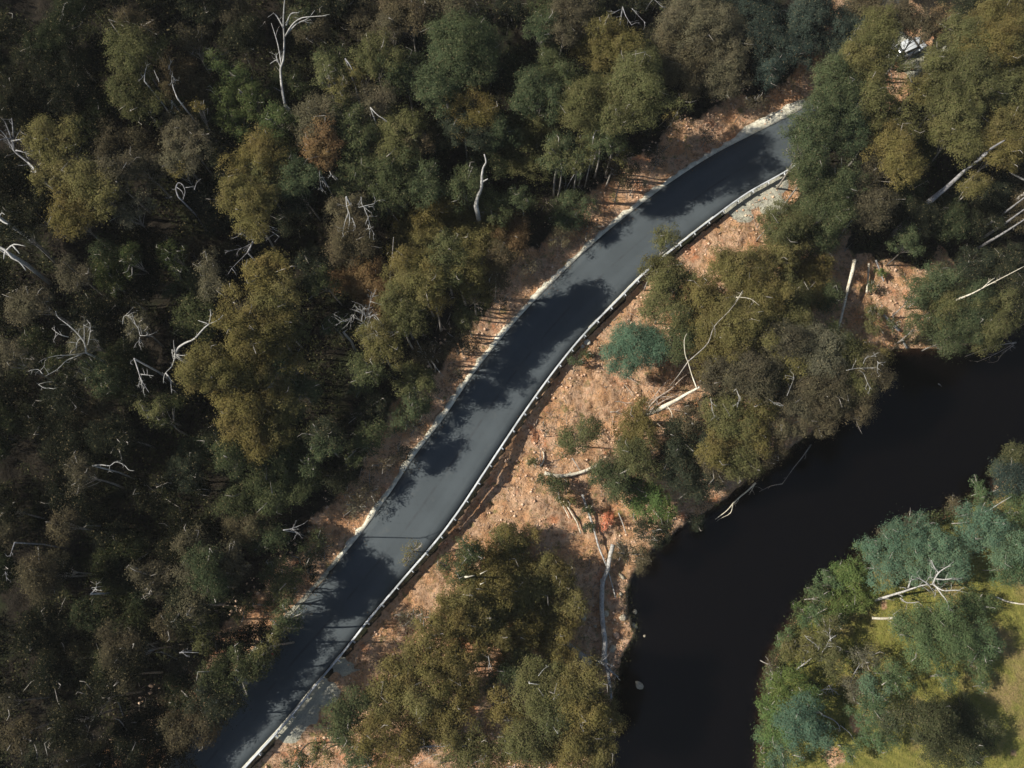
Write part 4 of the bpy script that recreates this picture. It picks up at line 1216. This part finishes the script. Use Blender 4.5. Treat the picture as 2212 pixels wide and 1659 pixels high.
dead('dead_tree', 'smaller dead tree on the far bank with bare crown over olive leaves', D_, [
    [(1720, 1446, 0), (1740, 1432, .3), (1758, 1418, .6), (1775, 1410, .75)], [(1775, 1410, .75), (1785, 1398, .9), (1800, 1396, 1.0), (1812, 1397, 1.05)], [(1783, 1400, .85), (1792, 1382, 1.0), (1806, 1372, 1.05)], [(1768, 1412, .7), (1765, 1395, .85), (1745, 1380, .95), (1738, 1372, 1.0)],
    [(1768, 1412, .7), (1750, 1408, .8)], [(1738, 1432, .3), (1735, 1418, .5), (1722, 1415, .6)], [(1773, 1413, .75), (1775, 1430, .6)], [(1795, 1385, .98), (1792, 1365, 1.05)]], 8, .11, M_dead, 4, 1.0)
dead('dead_branch', 'fallen crooked white branch beside the bright green river trees', 'branch', [[(1778, 1545, .5), (1800, 1555, .5), (1812, 1567, .5), (1815, 1580, .4)], [(1815, 1567, .5), (1835, 1583, .5), (1845, 1600, .4), (1855, 1615, .3)]], 4, .09, M_dead, 3, .9)
log('fallen_log', 'short cream log across the grass gap on the far bank', [(1884, 1335), (1905, 1336), (1933, 1335)], .13, .12, M_pale, .2)
log('fallen_log', 'long pale pole lying on the striped paddock at the frame edge', [(2150, 1289), (2175, 1299), (2200, 1304), (2225, 1306)], .09, .06, M_pale, .25)
dead('dead_branch', 'slim pale branch against the blue-green crowns at the frame edge', 'branch', [[(2134, 1104, .9), (2155, 1090, .95), (2185, 1072, 1.0)]], 10, .08, M_dead, 1, .6)
dead('dead_branch', 'thin grey curved stem over grey brush on the far bank', 'branch', [[(1838, 1475, .5), (1845, 1455, .8), (1858, 1435, 1.0)]], 5, .07, M_grey, 5, .9)
dead('dead_branch', 'tangle of pale sticks below the smaller dead tree', 'branch', [[(1770, 1492, .3), (1790, 1488, .5), (1808, 1495, .4)], [(1790, 1480, .5), (1800, 1492, .5)]], 2, .07, M_dead, 8, .8)
# lower middle
dead('dead_branch', 'bright white hooked branch at the lower frame edge', 'branch', [[(798, 1624, 1), (800, 1640, 1), (800, 1650, 1), (790, 1642, 1)]], 9, .11, M_dead, 0)
dead('dead_branch', 'pale forked dead branches over the dark gap at the lower edge', 'branch', [[(890, 1618, 1), (925, 1612, 1), (960, 1612, 1), (982, 1600, 1)], [(925, 1612, 1), (950, 1608, 1), (970, 1605, 1)], [(895, 1655, 1), (920, 1640, 1), (940, 1628, 1)], [(1010, 1655, 1), (1030, 1645, 1), (1045, 1640, 1)]], 10, .07, M_dead, 5, 1.0)
dead('dead_branch', 'fine white stem at the edge of an olive crown by the river', 'branch', [[(1006, 1490, .8), (1007, 1465, 1), (1015, 1452, 1)], [(1055, 1418, 1), (1058, 1435, 1), (1063, 1448, 1)]], 12, .06, M_dead, 1, .6)
dead('dead_branch', 'short cream stick lying on the olive-green crown', 'branch', [[(1005, 1246, 1), (1025, 1243, 1)], [(1037, 1240, 1), (1053, 1232, 1)], [(1037, 1262, 1), (1046, 1258, 1)]], 13, .09, M_pale, 0)
dead('dead_branch', 'pair of thin white twigs on the brown crown by the river', 'branch', [[(1143, 1476, 1), (1158, 1478, 1)], [(1163, 1460, 1), (1175, 1445, 1), (1187, 1438, 1)], [(1205, 1585, 1), (1195, 1570, 1)]], 15, .06, M_dead, 1, .5)
dead('bare_sapling', 'bare spindly sapling beside the rail above the orange slope', D_, [[(1167, 1005, 0), (1168, 980, .5), (1163, 950, 1.0)], [(1168, 975, .5), (1180, 965, .9)], [(1168, 985, .4), (1155, 975, .8)]], 4, .04, M_twig, 5, .8)

# ---------------------------------------------------------------- boulders
def rock(px, py, r, label, m=M_rock, sq=.6, sink=.3, name='boulder', cat='rock', wat=False):
    c = G(px, py, 0)
    if wat: c = P(px, py, ZW + .02)
    rw = r * depth(px, py, c[2]) / FPX; rr = np.random.default_rng(int(px * 5 + py)); mb = MB(); n, k = 7, 10; V = []
    for i in range(n + 1):
        th = math.pi * i / n
        for j in range(k):
            ph = 2 * math.pi * j / k; d = np.array([math.sin(th) * math.cos(ph), math.sin(th) * math.sin(ph), math.cos(th)])
            s = 1 + .22 * math.sin(2.3 * d[0] + px) + .18 * math.sin(3.1 * d[1] + py) + .1 * (rr.random() - .5) * (1 if 0 < i < n else 0); V.append(d * s * rw * np.array([1, .8, sq]))
    F = [(i * k + j, (i + 1) * k + j, (i + 1) * k + (j + 1) % k, i * k + (j + 1) % k) for i in range(n) for j in range(k)]
    o = np_mesh(name, V, F, m, None, True); o.location = (c[0], c[1], c[2] + rw * sq * (1 - 2 * sink) * .5); o.rotation_euler[2] = rr.random() * 3
    tag(o, label, cat)
rock(1370, 1353, 9, 'largest rounded pale boulder at the water edge', wat=True)
rock(1341, 1388, 8, 'rounded olive boulder just below the lit orange shallows', wat=True)
rock(1345, 1336, 8, 'pinkish shaded boulder uphill of the largest pale one')
rock(1379, 1479, 10, 'lone yellow boulder standing out in the dark river', sq=.5, wat=True)
rock(1353, 1268, 6, 'small upright cream boulder at the upper shore', wat=True)
rock(1340, 1283, 5, 'small pink stone beside the upright cream boulder')
rock(1371, 1322, 6, 'wet dark stone in the water above the largest boulder', wat=True)
rock(1259, 1438, 6, 'pale stone beneath the grey half-shaded trunk')
rock(1285, 1352, 4, 'small white stone beside the long river log')
rock(1392, 1373, 3, 'tiny pale stone poking from the river beyond the boulders', wat=True)
rock(1343, 1245, 7, 'olive boulder under the bush at the upper shore')
rock(1310, 1325, 8, 'brown shaded boulder against the long river log')
rock(1258, 1335, 9, 'dull boulder between the olive crown and the river log')
rock(1268, 740, 8, 'cream boulder just outside the guard rail above a shrub', M_kerb)
rock(1259, 748, 5, 'smaller cream stone touching the boulder by the guard rail', M_kerb)
rock(1322, 1400, 9, 'broad mossy boulder below the olive one')
rock(1330, 1370, 9, 'orange lit stone in the shallows', M_rubble)
rock(1300, 1255, 5, 'white stone above the bend of the long river log', M_kerb)
log('floating_stick', 'short pale stick floating alone on the dark river', [(2027, 829, 0), (2031, 832, 0), (2034, 835, 0)], .07, .05, M_dead, .2)
bpy.data.objects['floating_stick'].location = tuple(P(2027, 829, ZW + .03)); 

# ---------------------------------------------------------------- loose stuff: rubble, twigs, undergrowth, grass
def scatter(n, cond, xr=(-56, 56), yr=(-24, 60)):
    x = rng.uniform(*xr, n); y = rng.uniform(*yr, n); k = cond(x, y); return x[k], y[k]
fl = lambda F_: (lambda x, y: field(F_, x, y))
f_dLe, f_dRe, f_Wl, f_Wr, f_soil, f_up = fl(dLe), fl(dRe), fl(sWl), fl(sWr), fl(soil), fl(upper)
def rubble():
    x, y = scatter(52000, lambda x, y: (((f_dLe(x, y) > .3) & (f_dLe(x, y) < 5)) | ((f_dRe(x, y) > 1.0) & (f_Wl(x, y) < .6) & (f_up(x, y) < .4))) & (fbm(x * .5, y * .5, 91) > .44))
    n = len(x); z = hgt(x, y); r = .03 + .16 * rng.random(n) ** 3.2
    base = np.array([[1, 0, 0], [0, 1, 0], [-1, 0, 0], [0, -1, 0], [0, 0, 1], [0, 0, -1]], float)
    V = base[None] * (1 + .5 * (rng.random((n, 6, 1)) - .5)) + .3 * (rng.random((n, 6, 3)) - .5)
    V = V * r[:, None, None] * np.array([1.1, 1.0, .75]) + np.stack([x, y, z + r * .2], 1)[:, None]
    F0 = np.array([[0, 1, 4], [1, 2, 4], [2, 3, 4], [3, 0, 4], [1, 0, 5], [2, 1, 5], [3, 2, 5], [0, 3, 5]])
    F = (F0[None] + (np.arange(n) * 6)[:, None, None]).reshape(-1, 3); tag(np_mesh('rubble', V.reshape(-1, 3), F, M_rubble), kind='stuff')
rubble()
def debris():
    x, y = scatter(16000, lambda x, y: (((f_dLe(x, y) > 1) & (f_dLe(x, y) < 7)) | ((f_dRe(x, y) > 1.2) & (f_Wl(x, y) < 0) & (f_up(x, y) < .6))) & (fbm(x * .3, y * .3, 95) > .5))
    mb_v = []; n = len(x); L = .25 + .9 * rng.random(n) ** 2; a = rng.random(n) * 6.28; r = .012 + .022 * rng.random(n)
    d = np.stack([np.cos(a), np.sin(a)], 1) * L[:, None] * .5; p0 = np.stack([x, y], 1) - d; p1 = np.stack([x, y], 1) + d
    P0 = np.c_[p0, hgt(p0[:, 0], p0[:, 1]) + .06]; P1 = np.c_[p1, hgt(p1[:, 0], p1[:, 1]) + .06 + .15 * rng.random(n)]
    t = P1 - P0; t /= np.linalg.norm(t, axis=1, keepdims=True); s = np.cross(t, [0, 0, 1.]); s /= np.linalg.norm(s, axis=1, keepdims=True); u = np.cross(s, t)
    ring = lambda Q, k: np.stack([Q + s * (r * k)[:, None], Q + u * (r * k)[:, None], Q - s * (r * k)[:, None]], 1)
    V = np.concatenate([ring(P0, np.ones(n)), ring(P1, np.full(n, .5))], 1).reshape(-1, 3)
    F0 = np.array([[0, 1, 4, 3], [1, 2, 5, 4], [2, 0, 3, 5]]); F = (F0[None] + (np.arange(n) * 6)[:, None, None]).reshape(-1, 4)
    tag(np_mesh('debris', V, F, M_twig), kind='stuff')
debris()
def leaf_mass(name, x, y, per, spread, hmax, size, col, seed):
    r = np.random.default_rng(seed); n = len(x); z = hgt(x, y); hh = r.random(n) * hmax
    C = np.repeat(np.stack([x, y, z + hh], 1), per, 0) + r.normal(size=(n * per, 3)) * np.array([spread, spread, spread * .5]); C[:, 2] = np.maximum(C[:, 2], hgt(C[:, 0], C[:, 1]) + .03)
    m = len(C); N = r.normal(size=(m, 3)) * .5 + np.array([0, 0, .9]); N /= np.linalg.norm(N, axis=1, keepdims=True)
    a = np.cross(N, r.normal(size=(m, 3))); a /= np.linalg.norm(a, axis=1, keepdims=True); b = np.cross(N, a); s = size * (.6 + .8 * r.random((m, 1)))
    V = np.stack([C - a * s * .5, C + b * s * .28, C + a * s * .5, C - b * s * .28], 1).reshape(-1, 3)
    o = np_mesh(name, V, np.arange(4 * m).reshape(-1, 4), M_leaf); o.color = (*col, 1); tag(o, kind='stuff')
x, y = scatter(34000, lambda x, y: ((f_dLe(x, y) > 5) | ((f_up(x, y) > .4) & (f_dRe(x, y) > 1.5) & (f_Wl(x, y) < -.5))) & (fbm(x * .3, y * .3, 61) > .40), (-66, 62))
leaf_mass('undergrowth', x, y, 16, .3, 1.1, .2, (.045, .048, .022), 1)
x, y = scatter(15000, lambda x, y: (f_dRe(x, y) > 1.5) & (f_Wl(x, y) < -.3) & (f_up(x, y) < .5) & (fbm(x * .28, y * .28, 63) > .49))
leaf_mass('weeds', x, y, 9, .16, .22, .11, (.17, .15, .05), 2)
x, y = scatter(3500, lambda x, y: (f_dLe(x, y) > 1.2) & (f_dLe(x, y) < 5.5) & (fbm(x * .35, y * .35, 67) > .54))
leaf_mass('bank_weeds', x, y, 12, .18, .35, .13, (.08, .08, .035), 3)
x, y = scatter(20000, lambda x, y: (f_Wr(x, y) > .6) & (f_soil(x, y) < .45), (14, 58), (-26, 20))
leaf_mass('grass', x, y, 6, .14, .12, .10, (.24, .22, .065), 4)
x, y = scatter(9000, lambda x, y: (f_Wr(x, y) > .5) & (f_Wr(x, y) < 7) & (fbm(x * .3, y * .3, 69) > .45), (14, 58), (-26, 20))
leaf_mass('bank_ground_cover', x, y, 12, .2, .3, .15, (.07, .10, .035), 5)

x, y = scatter(60000, lambda x, y: (f_Wr(x, y) > -.5) & (f_Wr(x, y) < .9) & (fbm(x * .35, y * .35, 73) > .38), (10, 60), (-26, 26))
leaf_mass('reeds', x, y, 14, .22, .55, .16, (.085, .100, .042), 6)
x, y = scatter(16000, lambda x, y: (f_Wl(x, y) > -.5) & (f_Wl(x, y) < .4) & (fbm(x * .35, y * .35, 74) > .5), (4, 60), (-26, 32))
leaf_mass('shore_plants', x, y, 26, .30, .4, .13, (.075, .075, .035), 7)
x, y = scatter(240000, lambda x, y: (((f_dLe(x, y) > -1.0) & (f_dLe(x, y) < .1)) | ((f_dRe(x, y) > -.45) & (f_dRe(x, y) < -.05))) & (fbm(x * .5, y * .5, 83) > .52))
def leaf_litter(x, y):
    r = np.random.default_rng(9); n = len(x); keep = r.random(n) < np.clip(1.0 - np.abs(field(dLe, x, y) - .05) / 1.0, .12, 1) * .5; x, y = x[keep], y[keep]; n = len(x)
    C = np.stack([x, y, np.full(n, .045)], 1); a = r.random(n) * 6.28; A = np.stack([np.cos(a), np.sin(a), .15 * r.normal(size=n)], 1) * .05 * (.6 + r.random((n, 1))); B = np.stack([-A[:, 1], A[:, 0], .2 * A[:, 0]], 1) * .5
    V = np.stack([C - A, C + B, C + A, C - B], 1).reshape(-1, 3); o = np_mesh('leaf_litter', V, np.arange(4 * n).reshape(-1, 4), M_leaf); o.color = (.20, .13, .07, 1); tag(o, kind='stuff')
leaf_litter(x, y)
# ---------------------------------------------------------------- dim understorey trees between the big crowns
def understorey():
    T = np.array(TREES_XY); cnt = 0
    for gx in np.arange(-64, 60, 3.6):
        for gy in np.arange(-24, 60, 3.6):
            x = gx + rng.uniform(-1.3, 1.3); y = gy + rng.uniform(-1.3, 1.3)
            if not ((f_dLe(x, y) > 4.2) or (f_up(x, y) > .5 and f_dRe(x, y) > 3 and f_Wl(x, y) < -2)): continue
            d = np.hypot(T[:, 0] - x, T[:, 1] - y) - T[:, 2]
            if d.min() < -.35: continue
            z = float(hgt(x, y)); h = rng.uniform(4.6, 7.0)
            if shades_lit(np.array([x, y, z + h]), 1.8): continue
            # pixel of that crown, to see if it is in the picture at all
            v = np.array([x, y, z + h - CAMH]); cz = -(v[1] * sT * -1 + v[2] * cT); yc = v[1] * cT + v[2] * sT; cz = -(v[2] * cT - v[1] * sT)
            px = 1106 + FPX * v[0] / cz; py = 829.5 - FPX * yc / cz
            if not (-60 < px < 2270 and -60 < py < 1720): continue
            rw = rng.uniform(1.3, 2.1); code = rng.choice(['D', 'D', 'G', 'N'])
            tree([(px, py, rw * FPX / cz)], code, h, .8, 'understorey_tree', 'tree', seed=int(1000 + cnt), group='dim trees in the gaps of the forest', size=.14); cnt += 1
    print('understorey', cnt, 'blobs', len(TREES_XY))
understorey()

# ---------------------------------------------------------------- parked car
def car():
    c = P(1958, 110, 0); c[2] = float(hgt(c[0], c[1])) + .02
    d = P(1990, 96, 0) - P(1930, 122, 0); yaw = math.atan2(d[1], d[0])
    root = empty('parked_car', c); root.rotation_euler[2] = yaw; root.scale = (.93, .93, .93); tag(root, 'white car half hidden under the trees on a gravel clearing', 'car')
    paint = plain_material('white_paint', (.58, .60, .59), (.66, .68, .67), 1.5, .25, 0, 0, .6); glass = plain_material('car_glass', (.015, .02, .022), (.03, .035, .04), 2, .08, 0, 0, .7)
    rub = plain_material('tyre_rubber', (.015, .015, .015), (.03, .03, .03), 8, .9); rim = plain_material('rim_metal', (.4, .4, .4), (.55, .55, .55), 8, .4, .8); lampm = plain_material('lamp_lens', (.7, .7, .68), (.8, .8, .78), 8, .15)
    red = plain_material('tail_lens', (.35, .02, .02), (.45, .03, .03), 8, .2)
    # body: stations along x, each a half profile of (y, z)
    st = [(-2.15, .72, .40, .80, .80), (-2.05, .84, .28, .92, .92), (-1.5, .90, .26, .98, .98), (-.6, .91, .25, .96, .96), (.6, .91, .25, .95, .95), (1.3, .89, .26, .90, .90), (1.9, .82, .30, .78, .78), (2.15, .62, .42, .66, .66)]
    def loft(sec, m, name, par):
        k = len(sec[0]); V = [p for s_ in sec for p in s_]; F = [(i * k + j, i * k + (j + 1) % k, (i + 1) * k + (j + 1) % k, (i + 1) * k + j) for i in range(len(sec) - 1) for j in range(k)]
        me = bpy.data.meshes.new(name); me.from_pydata(V, [], F + [tuple(range(k))[::-1], tuple(range((len(sec) - 1) * k, len(sec) * k))]); me.update(); me.materials.append(m)
        o = bpy.data.objects.new(name, me); COL.objects.link(o); o.parent = par; o.modifiers.new('b', 'BEVEL').width = .04; o.modifiers['b'].segments = 2
        for p in me.polygons: p.use_smooth = True
        return o
    body = loft([[(x, -w_ * .92, zb), (x, -w_, zb + .22), (x, -w_ * .97, zt - .08), (x, -w_ * .86, zt), (x, w_ * .86, zt), (x, w_ * .97, zt - .08), (x, w_, zb + .22), (x, w_ * .92, zb)] for x, w_, zb, zt, _ in st], paint, 'body', root)
    cab = [(-1.75, .62, .98), (-1.25, .66, 1.38), (-.5, .68, 1.46), (.25, .67, 1.43), (.55, .66, 1.34), (1.15, .70, .96)]
    loft([[(x, -.80, .90), (x, -w_, z), (x, w_, z), (x, .80, .90)] for x, w_, z in cab], glass, 'cabin_glass', root)
    loft([[(x, -w_, z - .03), (x, -w_, z + .02), (x, w_, z + .02), (x, w_, z - .03)] for x, w_, z in ((-1.3, .62, 1.37), (-1.1, .68, 1.42), (-.5, .70, 1.48), (.2, .69, 1.455), (.45, .64, 1.39))], paint, 'roof', root)
    for x in (-1.35, 1.38):
        for s_ in (-1, 1):
            mb = MB(); mb.tube([(x, s_ * .72, .32), (x, s_ * .92, .32)], [.32, .32], 20); wh = mb.build('wheel', rub, root)
            mb = MB(); mb.tube([(x, s_ * .915, .32), (x, s_ * .935, .32)], [.20, .19], 12); mb.build('rim', rim, wh)
    for s_ in (-1, 1):
        mb = MB(); mb.box((2.02, s_ * .60, .66), (.10, 0, 0), (0, .14, 0), (0, 0, .07)); mb.build('headlight', lampm, root)
        mb = MB(); mb.box((-2.08, s_ * .66, .78), (.06, 0, 0), (0, .12, 0), (0, 0, .09)); mb.build('tail_light', red, root)
        mb = MB(); mb.box((.72, s_ * .98, .98), (.06, 0, 0), (0, .09, 0), (0, 0, .06)); mb.build('mirror', paint, root)
    mb = MB(); mb.box((.85, .0, .985), (.02, 0, -.012), (0, .55, 0), (0, 0, .008)); mb.build('wiper', rub, root)
car()
# roadside marker post: small red reflector in the shade
def marker():
    c = G(595, 1411, 0); root = empty('marker_post', c); tag(root, 'small roadside post with a red reflector in deep shade', 'post')
    mb = MB(); mb.box((0, 0, .5), (.05, 0, 0), (0, .02, 0), (0, 0, .55)); mb.build('post', M_steel, root)
    m = plain_material('red_reflector', (.6, .05, .06), (.7, .08, .08), 5, .4); mb = MB(); mb.box((0, 0, 1.12), (.12, 0, 0), (0, .09, 0), (0, 0, .06)); mb.build('reflector', m, root)
marker()
def haze():
    mb = MB(); mb.box((0, 0, (CAMH + 3 - 14) / 2), (440, 0, 0), (0, 440, 0), (0, 0, (CAMH + 3 + 14) / 2)); m, n, out = mat('thin_haze')
    pv = n.nodes.new('ShaderNodeVolumePrincipled'); pv.inputs['Color'].default_value = (.92, .93, .90, 1); pv.inputs['Density'].default_value = .00013; pv.inputs['Anisotropy'].default_value = 0.0
    n.links.new(pv.outputs[0], out.inputs['Volume']); tag(mb.build('haze', m), kind='stuff')
haze()
finish_labels()
print('objects', len(bpy.data.objects), 'top', sum(1 for o in bpy.data.objects if o.parent is None))
